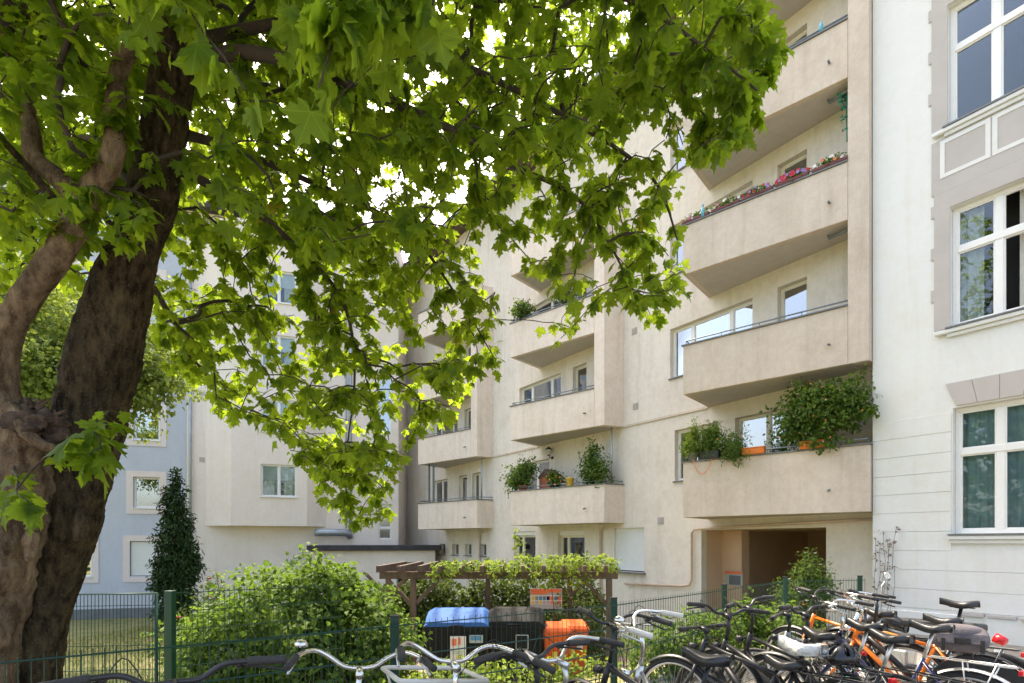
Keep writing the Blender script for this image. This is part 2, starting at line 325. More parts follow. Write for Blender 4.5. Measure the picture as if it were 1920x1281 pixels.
def blob_leaves(name, ells, n, size, matname, parent, base=OVAL, seed=1, shell=0.55, up=0.5, lump=0.25, smin=0.6):
    """leaves through a set of ellipsoids (centre, radii); denser towards a lumpy outside"""
    rg = np.random.default_rng(seed)
    vol = np.array([(e[1][0] * e[1][1] * e[1][2]) ** 0.67 for e in ells]); vol = vol / vol.sum()
    w_ = rg.choice(len(ells), n, p=vol)
    c = np.array([e[0] for e in ells], float)[w_]; r = np.array([e[1] for e in ells], float)[w_]
    d = rg.normal(size=(n, 3)); d /= np.linalg.norm(d, axis=1, keepdims=True)
    ph = rg.uniform(0, 6.28, (len(ells), 3))[w_]
    rad = shell + (1 - shell) * rg.random(n) ** 0.6
    rad = rad * (1 + lump * np.sin(d[:, 0] * 5 + ph[:, 0]) * np.sin(d[:, 2] * 6 + ph[:, 1]) + lump * .5 * np.sin(d[:, 1] * 11 + ph[:, 2]))
    pos = c + d * r * rad[:, None]
    dirs = d * 0.6 + rg.normal(size=(n, 3)) * 0.5 + np.array([0, 0, -0.35])
    ups = np.array([0, 0, up]) + d * 0.6 + rg.normal(size=(n, 3)) * 0.45
    scl = size * rg.uniform(smin, 1.25, n)
    me = leaf_data(name, [base], pos, frames(dirs, ups), scl, rg.random(n))
    me.materials.append(M_[matname]); o = link(name, me, parent); tag(o, kind='stuff'); return o
def stems(name, base, tops, r, matname, parent, sag=0.05):
    mb = MB(); base = Vector(base)
    for t in tops:
        t = Vector(t); m = (base + t) / 2 + Vector((rnd.uniform(-1, 1), rnd.uniform(-1, 1), 0)) * sag
        mb.tube([base, m, t], [r, r * .7, r * .3], 5, False)
    return mb.build(name, M_[matname], parent, True)
# ---------------------------------------------------------------- frames of reference for walls
class Frame:
    def __init__(s, O, ang): s.O = Vector((O[0], O[1], 0)); s.a = ang; s.ex = Vector((math.cos(ang), math.sin(ang), 0)); s.ey = Vector((-math.sin(ang), math.cos(ang), 0))
    def l(s, px, y=0.0):
        u = (px - 960) / FPX; b = s.O + s.ey * y
        return (u * b.y - b.x) / (s.ex.x - u * s.ex.y)
    def z(s, px, py, y=0.0):
        p = s.O + s.ey * y + s.ex * s.l(px, y); return EYE + (HZ - py) / FPX * p.y
    def w(s, x, y, z=0): return s.O + s.ex * x + s.ey * y + Vector((0, 0, z))
A_ = math.atan2(-.811, .585)
FM = Frame((11.85 * .811, 11.85 * .585), A_)          # cream house: x along the wall, y into the house
FL = Frame((-13.6, 22.5), math.atan2(.292, .956))       # rear wing and blue house
def wall_mesh(mb, x0, x1, z0, z1, ops, y=0.0, rev=0.2):
    xs = sorted(set([x0, x1] + [v for o in ops for v in o[:2] if x0 < v < x1])); zs = sorted(set([z0, z1] + [v for o in ops for v in o[2:4] if z0 < v < z1]))
    for i in range(len(xs) - 1):
        for j in range(len(zs) - 1):
            cx = (xs[i] + xs[i + 1]) / 2; cz = (zs[j] + zs[j + 1]) / 2
            if any(o[0] < cx < o[1] and o[2] < cz < o[3] for o in ops): continue
            mb.add([(xs[i], y, zs[j]), (xs[i + 1], y, zs[j]), (xs[i + 1], y, zs[j + 1]), (xs[i], y, zs[j + 1])], [(0, 1, 2, 3)])
    if rev:
        for a, b, c, d in [o[:4] for o in ops]:
            mb.add([(a, y, c), (a, y + rev, c), (a, y + rev, d), (a, y, d)], [(0, 1, 2, 3)])
            mb.add([(b, y, c), (b, y, d), (b, y + rev, d), (b, y + rev, c)], [(0, 1, 2, 3)])
            mb.add([(a, y, d), (a, y + rev, d), (b, y + rev, d), (b, y, d)], [(0, 1, 2, 3)])
            mb.add([(a, y, c), (b, y, c), (b, y + rev, c), (a, y + rev, c)], [(0, 1, 2, 3)])
    return mb
def curtain_mesh(x0, x1, z0, z1, y, amp=0.025, k=34):
    mb = MB(); n = max(8, int((x1 - x0) * 40)); ph = x0 * 7
    for i in range(n + 1):
        x = x0 + (x1 - x0) * i / n; d = amp * math.sin(x * k + ph) + amp * .6 * math.sin(x * k * 2.3 + 1)
        mb.v += [(x, y + d, z0), (x, y + d * .7, z1)]
    mb.f = [(2 * i, 2 * i + 2, 2 * i + 3, 2 * i + 1) for i in range(n)]; return mb
def window(parent, x0, x1, z0, z1, y, cols=(1.0,), rows=(1.0,), fm='wframe', gm='glass', fw=0.055, depth=0.07, sill=None, sillw=0.1, curtain=None, name='window', cgap=0.0, blindfrac=0):
    """frame with mullions, one pane for each light, sill and curtain"""
    mb = MB(); y0, y1 = y, y + depth; e = 0.002
    mb.box(x0, x0 + fw, y0, y1, z0, z1).box(x1 - fw, x1, y0, y1, z0, z1)
    mb.box(x0 + fw, x1 - fw, y0 + e, y1 - e, z0, z0 + fw).box(x0 + fw, x1 - fw, y0 + e, y1 - e, z1 - fw, z1)
    W = x1 - x0 - 2 * fw; H = z1 - z0 - 2 * fw; xs = [x0 + fw]; zs = [z0 + fw]
    for c in cols: xs.append(xs[-1] + W * c / sum(cols))
    for c in rows: zs.append(zs[-1] + H * c / sum(rows))
    hw = fw * .75
    for x in xs[1:-1]: mb.box(x - hw, x + hw, y0 + 2 * e, y1 - 2 * e, z0 + fw, z1 - fw)
    for z in zs[1:-1]: mb.box(x0 + fw, x1 - fw, y0 - 3 * e, y1 - 3 * e, z - hw, z + hw)
    wo = mb.build(name, M_[fm], parent, bevel=0.006)
    for i in range(len(cols)):
        for j in range(len(rows)):
            a, b = xs[i] + (hw if i else 0), xs[i + 1] - (hw if i < len(cols) - 1 else 0)
            c, d = zs[j] + (hw if j else 0), zs[j + 1] - (hw if j < len(rows) - 1 else 0)
            s = MB(); sw = 0.022
            if fw > 0.03:      # inner casement bead
                s.box(a, a + sw, y0 + .018, y1 - .01, c, d).box(b - sw, b, y0 + .018, y1 - .01, c, d).box(a + sw, b - sw, y0 + .019, y1 - .011, c, c + sw).box(a + sw, b - sw, y0 + .019, y1 - .011, d - sw, d)
                s.build('casement', M_[fm], wo)
            else: sw = 0
            MB().box(a + sw - .003, b - sw + .003, y0 + .035, y0 + .041, c + sw - .003, d - sw + .003).build('pane', M_[gm], wo)
    if curtain:
        cw = (x1 - x0) * .5 * (1 - cgap)
        for q in ((x0 + .05, x0 + .05 + cw), (x1 - .05 - cw, x1 - .05)):
            curtain_mesh(q[0], q[1], z0 + .04, z1 - .04, y1 + .09).build('curtain', M_[curtain], wo, True)
    if blindfrac:
        b = MB(); nz = int((z1 - z0) * blindfrac / .05)
        for i in range(nz): b.box(x0 + fw, x1 - fw, y1 + .03, y1 + .036, z1 - fw - .05 * (i + 1) + .006, z1 - fw - .05 * i)
        b.build('blind', M_['blind'], wo)
    if sill: MB().box(x0 - .04, x1 + .04, y - sillw - .12, y - .002, z0 - .035, z0 - .003).build('sill', M_[sill], wo, bevel=0.004)
    return wo
# ================================================================ terrain
def q_of(x, y): return -0.6 * x + 0.8 * y
def ground_z(x, y):
    t = (q_of(x, y) - 4.3) / 3.6; t = max(0, min(1, t)); t = t * t * (3 - 2 * t)
    z = -1.2 * t
    if y > 14 and x < -3: z -= 0.25 * max(0, min(1, (y - 14) / 7)) * max(0, min(1, (-3 - x) / 4))
    return z
def fine(a, b, s, lo, hi): return sorted(set([lo] + [a + s * i for i in range(int((b - a) / s) + 1)] + [hi]))
xs = [-400, -120, -50] + fine(-26, 16, .5, -26, 16) + [50, 120, 400]; ys = [-400, -120, -40] + fine(-6, 32, .5, -6, 32) + [60, 140, 400]
mb = MB(); nx = len(xs)
for y in ys:
    for x in xs: mb.v.append((x, y, ground_z(x, y) - 0.004 + (0.03 * noise.noise(Vector((x * .6, y * .6, 0))) if q_of(x, y) > 4.6 else 0)))
for j in range(len(ys) - 1):
    for i in range(nx - 1): a = j * nx + i; mb.f.append((a, a + 1, a + 1 + nx, a + nx))
tag(mb.build('ground', M_['grassbase'], smooth=True), kind='structure')
# paved strip where the bicycles stand (on the camera side of the fence)
def pq(p, q, z=0): return (0.8 * p - 0.6 * q, 0.6 * p + 0.8 * q, z)
mb = MB(); mb.add([pq(-25, -30, .004), pq(40, -30, .004), pq(40, 3.95, .004), pq(-25, 3.95, .004)], [(0, 1, 2, 3)])
tag(mb.build('pavement', M_['asphalt']), kind='structure')
kb = tag(thing('kerb', None, None), kind='structure')
for i in range(26):
    p = -6 + i * 1.0; b = MB(); b.prism([pq(p + .006, 3.955)[:2], pq(p + .994, 3.955)[:2], pq(p + .994, 4.05)[:2], pq(p + .006, 4.05)[:2]], -.2, .05); b.build('kerb_stone', M_['greytrim'], kb, bevel=.01)
# yard paving below the bins
yp = tag(thing('yard_paving', None, None, (0, 10.8, -1.2)), kind='structure'); yp['kind'] = 'structure'
base = MB().box(-3.2, 3.2, -2.6, 2.4, -.12, .012).build('paving_bed', M_['soil'], yp)
slab = MB().box(.006, .394, .006, .394, .013, .05); s0 = slab.build('slab', M_['paver'], yp, bevel=.006)
first = True
for i in range(16):
    for j in range(12):
        if first: o = s0; first = False
        else: o = s0.copy(); C.objects.link(o)
        o.location = (-3.2 + i * .4, -2.6 + j * .4, rnd.uniform(-.004, .004))
# ================================================================ cream house with the balconies
house = thing('cream_apartment_house', 'cream rendered apartment house with three stacks of wedge-shaped balconies', 'building', FM.O, FM.a)
SOF = [2.18, 4.98, 7.71, 10.40, 13.10]; MOD = [-7.68, -14.44, -21.30]; TOP = 14.9
ops = []; wins = []
for mi, mx in enumerate(MOD):
    for k, s in enumerate(SOF[:4]):
        F = s + 0.2
        if mi == 0 and k == 0:
            a, b = FM.l(1265), FM.l(1347); c, d = FM.l(1378), FM.l(1476)
            wins.append((a, b, F + .85, F + 2.2, (1, 1), 'win')); wins.append((c, d, F + .02, F + 2.2, (1.6, 1), 'door'))
        elif k == 0 and mi == 1:
            wins.append((mx - 1.4, mx + .2, F + .8, F + 2.12, (1, 1), 'win')); wins.append((mx + 1.9, mx + 2.65, F + .02, F + 2.12, (1,), 'door'))
        elif k == 0 and mi == 2:
            wins.append((mx - 1.5, mx - .1, F + .8, F + 2.12, (1, 1), 'win')); wins.append((mx + .9, mx + 1.6, F + .02, F + 2.12, (1,), 'door')); wins.append((mx + 2.0, mx + 2.8, F + .02, F + 2.12, (1, 1), 'door'))
        else:
            wins.append((mx - 1.52, mx + .8, F + .8, F + 2.12, (1, 2, 1), 'win')); wins.append((mx + 1.39, mx + 2.03, F + .02, F + 2.12, (1,), 'door'))
ge = [(FM.l(964), FM.l(1004), FM.z(964, 1085), FM.z(964, 997), 'g'), (FM.l(1046), FM.l(1096), FM.z(1060, 1085), FM.z(1060, 996), 'g'), (FM.l(1151), FM.l(1208), FM.z(1180, 1072), FM.z(1180, 990), 'sh')]
sm = [(FM.l(a), FM.l(b), FM.z(868, 1041), FM.z(868, 1020)) for a, b in ((824, 835), (848, 860), (872, 884), (900, 912))]
PX0, PX1, PZ = FM.l(1315), FM.l(1549), FM.z(1315, 994)
pas = (PX0, PX1, -1.6, PZ)
ops = [w_[:4] for w_ in wins] + [g[:4] for g in ge] + sm
WX0, WX1 = -28.0, -4.215
wm = wall_mesh(MB(), WX0, WX1, -2.0, TOP, ops + [pas], 0, 0.22)
wall = wm.build('wall', M_['cream'], house)
wall_mesh(MB(), WX0, WX1, -2.0, TOP, [(PX0 - .4, PX1 + .6, -2.0, PZ + .3)], 0.62, 0).build('unlit_backing', M_['unlit_room'], house)  # dark sheet behind the windows in place of shaded rooms
MB().box(WX0, WX1, .63, 9, TOP - .1, TOP).build('attic_floor', M_['unlit_room'], house)
MB().box(WX1 - .1, WX1 - .002, .003, 9, PZ + .6, TOP - .11).build('gable_wall', M_['cream'], house)
# string course
for a, b in ((MOD[0] - 3.16, MOD[0] - .36), (MOD[1] - 3.25, MOD[1] - .36)):
    MB().box(a, b, -.035, -.002, 4.95, 5.02).build('string_course', M_['tan'], house, bevel=.008)
for (x0, x1, z0, z1, cols, kind) in wins:
    hi = z0 > 4.5
    window(house, x0 + .002, x1 - .002, z0 + .002, z1 - .002, .13, cols, fm='wframe' if kind == 'win' else 'creamframe', gm='glass_mirror' if kind == 'win' and hi else 'glass_dark', sill='zinc' if kind == 'win' else None, sillw=.06, curtain='curtain_pale' if (kind == 'win' and rnd.random() < .5) else None, cgap=.5, name='window' if kind == 'win' else 'balcony_door')
for x0, x1, z0, z1, k in ge:
    if k == 'g':
        wo = window(house, x0 + .002, x1 - .002, z0 + .002, z1 - .14, .15, (.35, 1), sill='zinc', sillw=.08, curtain='curtain_red', gm='glass', fm='creamframe')
        MB().box(x0 + .003, x1 - .003, .06, .22, z1 - .138, z1 - .003).build('shutter_box', M_['wframe'], wo)
    else:
        b = MB(); n = 24
        for i in range(n):
            h = (z1 - z0 - .06) / n; b.box(x0 + .05, x1 - .05, .10, .112, z0 + .03 + h * i + .003, z0 + .03 + h * (i + 1))
        b.box(x0 + .05, x1 - .05, .106, .116, z0 + .03, z1 - .03)
        so = b.build('roller_shutter', M_['blind'], house)
        MB().box(x0 + .002, x0 + .05, .09, .16, z0, z1 - .002).box(x1 - .05, x1 - .002, .09, .16, z0, z1 - .002).box(x0 + .05, x1 - .05, .085, .2, z1 - .09, z1 - .002).build('guide_rail', M_['wframe'], so)
        MB().box(x0 - .05, x1 + .05, -.12, .08, z0 - .05, z0 - .004).build('sill', M_['zinc'], so)
for x0, x1, z0, z1 in sm:
    window(house, x0 + .002, x1 - .002, z0 + .002, z1 - .002, .14, fw=.03, gm='glass_dark', sill='zinc', sillw=.1)
# balconies
def offs(path, d):
    out = []
    for i, p in enumerate(path):
        p = Vector(p); ns = []
        if i > 0: t = (p - Vector(path[i - 1])).normalized(); ns.append(Vector((-t.y, t.x)))
        if i < len(path) - 1: t = (Vector(path[i + 1]) - p).normalized(); ns.append(Vector((-t.y, t.x)))
        if len(ns) == 1: out.append(p + ns[0] * d)
        else: b = (ns[0] + ns[1]).normalized(); out.append(p + b * d / max(.3, b.dot(ns[0])))
    return out
def band(mb, path, d, z0, z1, out=0.0):
    a = offs(path, -out) if out else [Vector(p) for p in path]; b = offs(path, d); n = len(path)
    vs = [(p.x, p.y, z) for z in (z0, z1) for p in a] + [(p.x, p.y, z) for z in (z0, z1) for p in b]
    for i in range(n - 1):
        A, B, Cc, D = i, i + 1, n + i, n + i + 1; E, F, G, H = 2 * n + i, 2 * n + i + 1, 3 * n + i, 3 * n + i + 1
        mb.f += [tuple(len(mb.v) + k for k in f) for f in ((A, B, D, Cc), (F, E, G, H), (Cc, D, H, G), (B, A, E, F))]
    k = len(mb.v)
    for i in (0, n - 1): mb.f.append((k + i, k + n + i, k + 3 * n + i, k + 2 * n + i))
    mb.v += vs; return mb
def balcony(mi, k):
    mx = MOD[mi]; s = SOF[k]
    top = s + (1.24 if (k == 0 and mi == 0) else 1.1)
    P0, P1 = Vector((mx, -1.50)), Vector((mx + 3.465, -.67)); Pa = Vector((mx - .36, -.003)); Pb = Vector((mx + 3.6, -.003)) if mi else Vector((mx + 3.46, -.003))
    dr = (P1 - P0).normalized(); Pf = P1 - dr * .34
    path = [Pa, P0, P1, Pb] if k == 0 else [Pa, P0, Pf]
    m = 'tan' if mi == 0 else 'rosy'
    if mi == 0 and k == 0: path = [Pa, P0, P1 + dr * .02, Vector((mx + 3.462, -.56))]
    b = band(MB(), path, .12, s, top).build('balcony', M_[m], house, bevel=.008)
    inner = offs(path, .115)
    if k == 0 and mi == 0: poly = [Vector((Pa.x, -.002))] + inner[:3] + [Vector((inner[3].x, -.002))]
    elif k == 0: poly = inner
    else: poly = inner[:2] + [inner[2] + Vector((.0, 0)), Vector((Pf.x + .03, -.002))]
    if k: poly[0] = Vector((inner[0].x, -.002))
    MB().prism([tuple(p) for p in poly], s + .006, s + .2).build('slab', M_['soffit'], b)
    band(MB(), path, .135, top + .001, top + .03, .03).build('coping', M_['zinc'], b)
    # hand rail
    r = MB(); a = offs(path, .05); pr = [Vector((p.x, p.y, top + .12)) for p in a]; r.tube(pr, .016, 6)
    for i in range(len(a) - 1):
        n = max(1, int((a[i + 1] - a[i]).length / .75))
        for t in range(n + 1):
            p = a[i].lerp(a[i + 1], t / n); r.tube([(p.x, p.y, top + .02), (p.x, p.y, top + .12)], .009, 5)
    r.build('rail', M_['steelgrey'], b, True)
    # drain spout
    p = P0.lerp(P1, .82); nrm = Vector((dr.y, -dr.x)); p3 = Vector((p.x, p.y, s + .44)); d3 = Vector((nrm.x, nrm.y, -.25))
    MB().tube([p3, p3 + d3 * .11], .02, 8).build('drain_spout', M_['zinc'], b, True)
    if k >= 1 and mi == 0:      # folding bracket lamp under the slab above
        if k < 4:
            z = SOF[k + 1] if k + 1 < len(SOF) else s + 2.7
            c = P0.lerp(P1, .8) + Vector((.02, .33))
            MB().tube([(c.x - .1, c.y, z - .07), (c.x + .45, c.y + .02, z - .05)], [.035, .03], 8).tube([(c.x - .1, c.y, z - .07), (c.x - .12, c.y, z)], .012, 6).tube([(c.x + .4, c.y, z - .07), (c.x + .4, c.y, z)], .012, 6).build('ceiling_lamp', M_['steelgrey'], b, True)
    return b, P0, P1, top
BAL = {}
for mi in range(3):
    for k in range(5 if mi == 0 else 4): BAL[mi, k] = balcony(mi, k)
    mx = MOD[mi]; P0, P1 = Vector((mx, -1.50)), Vector((mx + 3.465, -.67)); dr = (P1 - P0).normalized(); Pf = P1 - dr * .34
    Pb = Vector((mx + 3.6, -.003)) if mi else Vector((mx + 3.46, -.003))
    top = {0: 15.5, 1: SOF[3] + 1.3, 2: SOF[3] + 1.3}[mi]
    MB().prism([tuple(Pf), tuple(P1), tuple(Pb), (Pf.x + .16, -.003), (Pf.x + .16, -.35)], SOF[1], top).build('balcony_fin', M_['tan' if mi == 0 else 'rosy'], house, bevel=.008)
# corner pipes on the lowest balconies, posts of the left one
def hp(name, pts, r, m, parent=house): return MB().tube(pts, r, 8).build(name, M_[m], parent, True)
hp('rain_pipe', [(MOD[1] + 3.35, -.25, 3.3), (MOD[1] + 3.35, -.25, 4.97)], .028, 'pipe_grey'); hp('rain_pipe', [(MOD[2] + 3.3, -.35, 3.3), (MOD[2] + 3.3, -.35, 4.97)], .03, 'pipe_grey')
for dx in (.35, .75): MB().box(MOD[2] + dx, MOD[2] + dx + .07, -1.2, -1.13, 3.3, 4.97).build('awning_post', M_['steelgrey'], house)
# drain pipes on the wall
zt = 2.04; hp('drain_pipe', [(-4.35, -.12, zt + .02), (-6.0, -.12, zt - .02), (PX0 + .1, -.08, zt - .08), (PX0 - .16, -.07, zt - .1), (PX0 - .24, -.07, zt - .2), (PX0 - .24, -.07, .66), (PX0 - .3, -.07, .52), (PX0 - .5, -.07, .48), (MOD[1] + 3.7, -.07, .42)], .032, 'beigepipe')
for mx in MOD[1:]: hp('drain_pipe', [(mx + 3.1, -.4, 2.17), (mx + 3.1, -.4, 2.1), (mx + 2.75, -.1, 2.05), (mx + 2.7, -.07, 1.9), (mx + 2.7, -.07, -.9)], .035, 'beigepipe')
# wall vents
for px, py in ((1190, 621), (1192, 762), (1239, 976)):
    x, z = FM.l(px), FM.z(px, py); v = MB().box(x - .09, x + .09, -.02, -.001, z - .09, z + .09).build('vent', M_['greytrim'], house)
    sl = MB()
    for i in range(5): sl.box(x - .075, x + .075, -.03, -.021, z - .07 + i * .03, z - .055 + i * .03)
    sl.build('vent_slats', M_['soffit'], v)
# passage under the right balconies
D = 5.5; zf = -1.6; zc = PZ
mb = MB()
mb.add([(PX0, .22, zf), (PX0, D, zf), (PX0, D, zc), (PX0, .22, zc)], [(0, 1, 2, 3)])
mb.add([(PX0, D, zf), (PX1 + .5, D, zf), (PX1 + .5, D, zc), (PX0, D, zc)], [(0, 1, 2, 3)])
mb.add([(PX1 + .5, .22, zf), (PX1 + .5, .22, zc), (PX1 + .5, D, zc), (PX1 + .5, D, zf)], [(0, 1, 2, 3)])
mb.add([(PX0, .22, zc), (PX0, D, zc), (PX1 + .5, D, zc), (PX1 + .5, .22, zc)], [(0, 1, 2, 3)])
pw = mb.build('passage_wall', M_['passage'], house)
MB().box(PX0 + .001, PX0 + .55, .9, 1.25, zf, zc - .004).build('passage_pier', M_['passage'], house)
MB().box(PX0, PX1 + .5, .0, D, -1.62, -1.19).build('passage_floor', M_['asphalt'], house)
pc = MB(); M4 = Matrix.Translation((PX1 - .25, 3.2, zc - .003)); pc.lathe([(0, -.10), (.07, -.09), (.13, -.05), (.15, 0)], 14, M4); pc.build('passage_lamp', M_['lampglass'], pw, True)
# slanted jamb on the right of the passage
MB().add([(PX1, 0.001, zf), (PX1, .219, zf), (PX1, .219, zc), (PX1, .001, zc)], [(0, 1, 2, 3)]).build('jamb', M_['tan'], house)
MB().box(PX0 + .02, PX0 + .55, -.03, -.002, 0, .001)
# eaves, gutter and roof
mb = MB(); mb.add([(WX0, -.75, TOP + .02), (WX1, -.75, TOP + .02), (WX1, .6, TOP + .06), (WX0, .6, TOP + .06), (WX0, -.75, TOP + .16), (WX1, -.75, TOP + .16), (WX1, 5.5, TOP + 4.2), (WX0, 5.5, TOP + 4.2), (WX1, 9, TOP + 2), (WX0, 9, TOP + 2)], [(0, 3, 2, 1), (0, 1, 5, 4), (4, 5, 6, 7), (7, 6, 8, 9)])
rf = mb.build('roof', M_['roof'], house); hp('gutter', [(WX0, -.82, TOP + .09), (WX1 - .4, -.82, TOP + .09)], .075, 'pipe_grey', rf)
# ================================================================ white old house on the right
YW = -.55; WH = thing('white_old_house', 'white plastered old house with grey window surrounds at the right', 'building', FM.w(-4.2, YW), FM.a)
def wl(px): return FM.l(px, YW) + 4.2
def wz(px, py): return FM.z(px, py, YW)
x0 = wl(1787); x1 = x0 + 1.16; s1 = wl(1782); 
wn = [(x0, x1, wz(1790, 1001), wz(1790, 765)), (s1, s1 + 1.2, wz(1785, 614), wz(1785, 388)), (wl(1777), wl(1777) + 1.22, wz(1778, 238), wz(1778, 238) + 2.05)]
allw = [(a + dx, b + dx, c, d) for a, b, c, d in wn for dx in (0, 2.6)]
LX = 6.5; wall_mesh(MB(), 0, LX, -.6, 14.2, allw, 0, .16).build('wall', M_['whitewall'], WH)
MB().add([(0, 0, -.6), (0, 9, -.6), (0, 9, 14.2), (0, 0, 14.2)], [(0, 3, 2, 1)]).build('end_wall', M_['whitewall'], WH)
MB().box(0.02, LX, .6, .64, -.6, 14.2).build('unlit_backing', M_['unlit_room'], WH)
MB().add([(-.3, -.5, 14.2), (LX, -.5, 14.2), (LX, 6, 17.2), (-.3, 6, 17.2), (-.3, -.5, 14.21), (LX, -.5, 14.21)], [(0, 1, 2, 3)]).build('roof', M_['roof'], WH)
# rendered courses with recessed joints on the lower storey
zc0 = .46; h = .335
kz = wn[0][3]
for i in range(10):
    z0, z1 = zc0 + i * h, zc0 + (i + 1) * h - .009
    segs = [(0.003, LX)]
    for a, b, c, d in allw[:2]:
        if z1 > c - .16 and z0 < d + .55:
            ns = []
            for p, q in segs:
                if a - .02 > p: ns.append((p, min(q, a - .02)))
                if b + .02 < q: ns.append((max(p, b + .02), q))
            segs = [t for t in ns if t[1] - t[0] > .02]
    for p, q in segs: MB().box(p, q, -.011, -.0005, z0, z1).build('plaster_course', M_['whitewall'], WH, bevel=.003)
MB().box(.001, LX, -.05, -.0005, -.5, zc0 - .06).build('base_course', M_['whitewall'], WH, bevel=.012)
b = MB(); rg = random.Random(5); x = 1.3
while x < LX:      # broken ledge above the base
    L = rg.uniform(.1, .5); b.box(x, x + L - rg.uniform(.005, .05), -.07 - rg.uniform(0, .03), -.001, zc0 - .058, zc0 - .03 + rg.uniform(0, .02)); x += L
b.build('broken_ledge', M_['greytrim'], WH)
for i, (a, b, c, d) in enumerate(allw):
    fl = i // 2
    cur = ['curtain_teal', 'curtain_pale', None][fl]
    wo = window(WH, a + .002, b - .002, c + .002, d - .002, .11, (1, 1), (1.95, 1.0), fm='wframe', gm='glass', fw=.07, curtain=cur, cgap=0.06 if fl == 0 else .45)
    if i == 2:       # upper right light stands open
        for o_ in [q for q in wo.children if q.name.split('.')[0] in ('pane', 'casement')][-2:]: bpy.data.objects.remove(o_)
    MB().box(a - .05, b + .05, -.10, .108, c - .03, c - .002).build('sill', M_['zinc'], wo)
    MB().box(a - (.06 if fl == 0 else .2), b + (.06 if fl == 0 else .2), -.085, -.012, c - .10, c - .032).box(a - .04, b + .04, -.05, -.012, c - .165, c - .102).build('sill_moulding', M_['whitewall'], wo, bevel=.012)
    if fl == 0:
        z0 = d + .03; zz = d + .42
        for j in range(4):       # splayed flat arch in four stones
            f0, f1 = j / 4, (j + 1) / 4; w0 = b - a - .06; q0 = a + .05; q1 = a - .1; w1 = w0 + .3
            vs = [(q0 + w0 * f0 + .003, -.03, z0), (q0 + w0 * f1 - .003, -.03, z0), (q1 + w1 * f1 - .003, -.03, zz), (q1 + w1 * f0 + .003, -.03, zz)]
            vs += [(p[0], -.0006, p[2]) for p in vs]
            MB().add(vs, [(0, 1, 2, 3), (4, 7, 6, 5), (0, 4, 5, 1), (1, 5, 6, 2), (2, 6, 7, 3), (3, 7, 4, 0)]).build('lintel_stone', M_['greytrim'], WH)
    else:
        # grey painted surround with quoin teeth and the apron panels
        zb = c - .17; MB().box(a - .22, a - .003, -.018, -.0006, c - .002, d + .3).box(b + .003, b + .22, -.018, -.0006, c - .002, d + .3).box(a - .003, b + .003, -.0182, -.0006, d + .003, d + .3).build('surround', M_['greytrim'], WH)
        for t in range(6):
            if t % 2 == 0: continue
            zq = c + .15 + t * .36
            MB().box(a - .265, a - .2202, -.0178, -.0006, zq, zq + .2).build('quoin', M_['greytrim'], WH); MB().box(b + .2202, b + .265, -.0178, -.0006, zq, zq + .2).build('quoin', M_['greytrim'], WH)
        if fl == 2:
            # apron between the storeys
            zt = c - .17; zb = wn[1][3] + .3
            MB().box(a - .22, b + .22, -.0175, -.0006, zb + .002, zt).build('apron', M_['greytrim'], WH)
            for j in range(2):
                q0 = a - .1 + j * .68; q1 = q0 + .66
                fr = MB(); t = .065; za, zz = zb + .24, zt - .03
                fr.box(q0, q0 + t, -.026, -.0177, za, zz).box(q1 - t, q1, -.026, -.0177, za, zz).box(q0 + t, q1 - t, -.0262, -.0177, za, za + t).box(q0 + t, q1 - t, -.0262, -.0177, zz - t, zz)
                fr.build('apron_panel', M_['whitewall'], WH)
# dry creeper stalk on the wall corner
cp = thing('dried_creeper', 'dried brown creeper stalk climbing the corner of the white wall', 'plant', FM.w(-4.03, YW - .06))
mb = MB(); rg = random.Random(3); fl_p = []
for s_ in range(6):
    pts = []; x = rg.uniform(-.1, .1)
    for i in range(9):
        x += rg.uniform(-.035, .045); pts.append(FM.ex * x + FM.ey * rg.uniform(-.02, .0) + Vector((0, 0, .15 + i * rg.uniform(.16, .215)))); fl_p.append(pts[-1])
    mb.tube(pts, .004, 4)
mb.build('stem', M_['drystalk'], cp, True)
n = 160; idx = rng.integers(0, len(fl_p), n); pos = np.array([fl_p[i] for i in idx]) + rng.normal(size=(n, 3)) * .025
pos = pos[pos[:, 2] > .75]; n = len(pos)
me = leaf_data('dry_leaves', [OVAL], pos, frames(rng.normal(size=(n, 3)), rng.normal(size=(n, 3))), rng.uniform(.03, .06, n), rng.random(n)); me.materials.append(M_['drystalk']); tag(link('dry_leaves', me, cp), kind='stuff')
# ================================================================ rear wing with oriel, blue house
wing = thing('rear_wing', 'pinkish cream rear wing with a shallow oriel and narrow stair windows', 'building', FL.O, FL.a)
HT = 15.5
st = [(FL.l(709), FL.l(735), FL.z(722, 1012), FL.z(722, 945)), (FL.l(709), FL.l(735), FL.z(722, 890), FL.z(722, 860)), (FL.l(709), FL.l(735), FL.z(722, 815), FL.z(722, 700))]
XS1 = FL.l(747)
wall_mesh(MB(), 0.003, XS1, -2.2, HT, st, 0, .14).build('wall', M_['palewall'], wing)
corner = FL.w(XS1, 0); cl = FM.l(763); endp = FM.w(cl, 0); e = endp - FL.O; el = Vector((e.dot(FL.ex), e.dot(FL.ey)))
MB().add([(XS1, 0, -2.2), (el.x, el.y, -2.2), (el.x, el.y, HT), (XS1, 0, HT)], [(0, 1, 2, 3)]).build('return_wall', M_['palewall'], wing)
MB().box(0, XS1, .5, .53, -2.2, HT).build('unlit_backing', M_['unlit_room'], wing)
MB().box(-.2, XS1 + .2, -.5, 6, HT, HT + .25).build('roof', M_['bitumen'], wing)
for i, (a, b, c, d) in enumerate(st): window(wing, a + .002, b - .002, c + .002, d - .002, .06, (1,), (1, 2.2) if i == 0 else (1,), gm='glass_dark', fw=.06)
OX0, OX1 = FL.l(385), FL.l(611); OB = 2.32
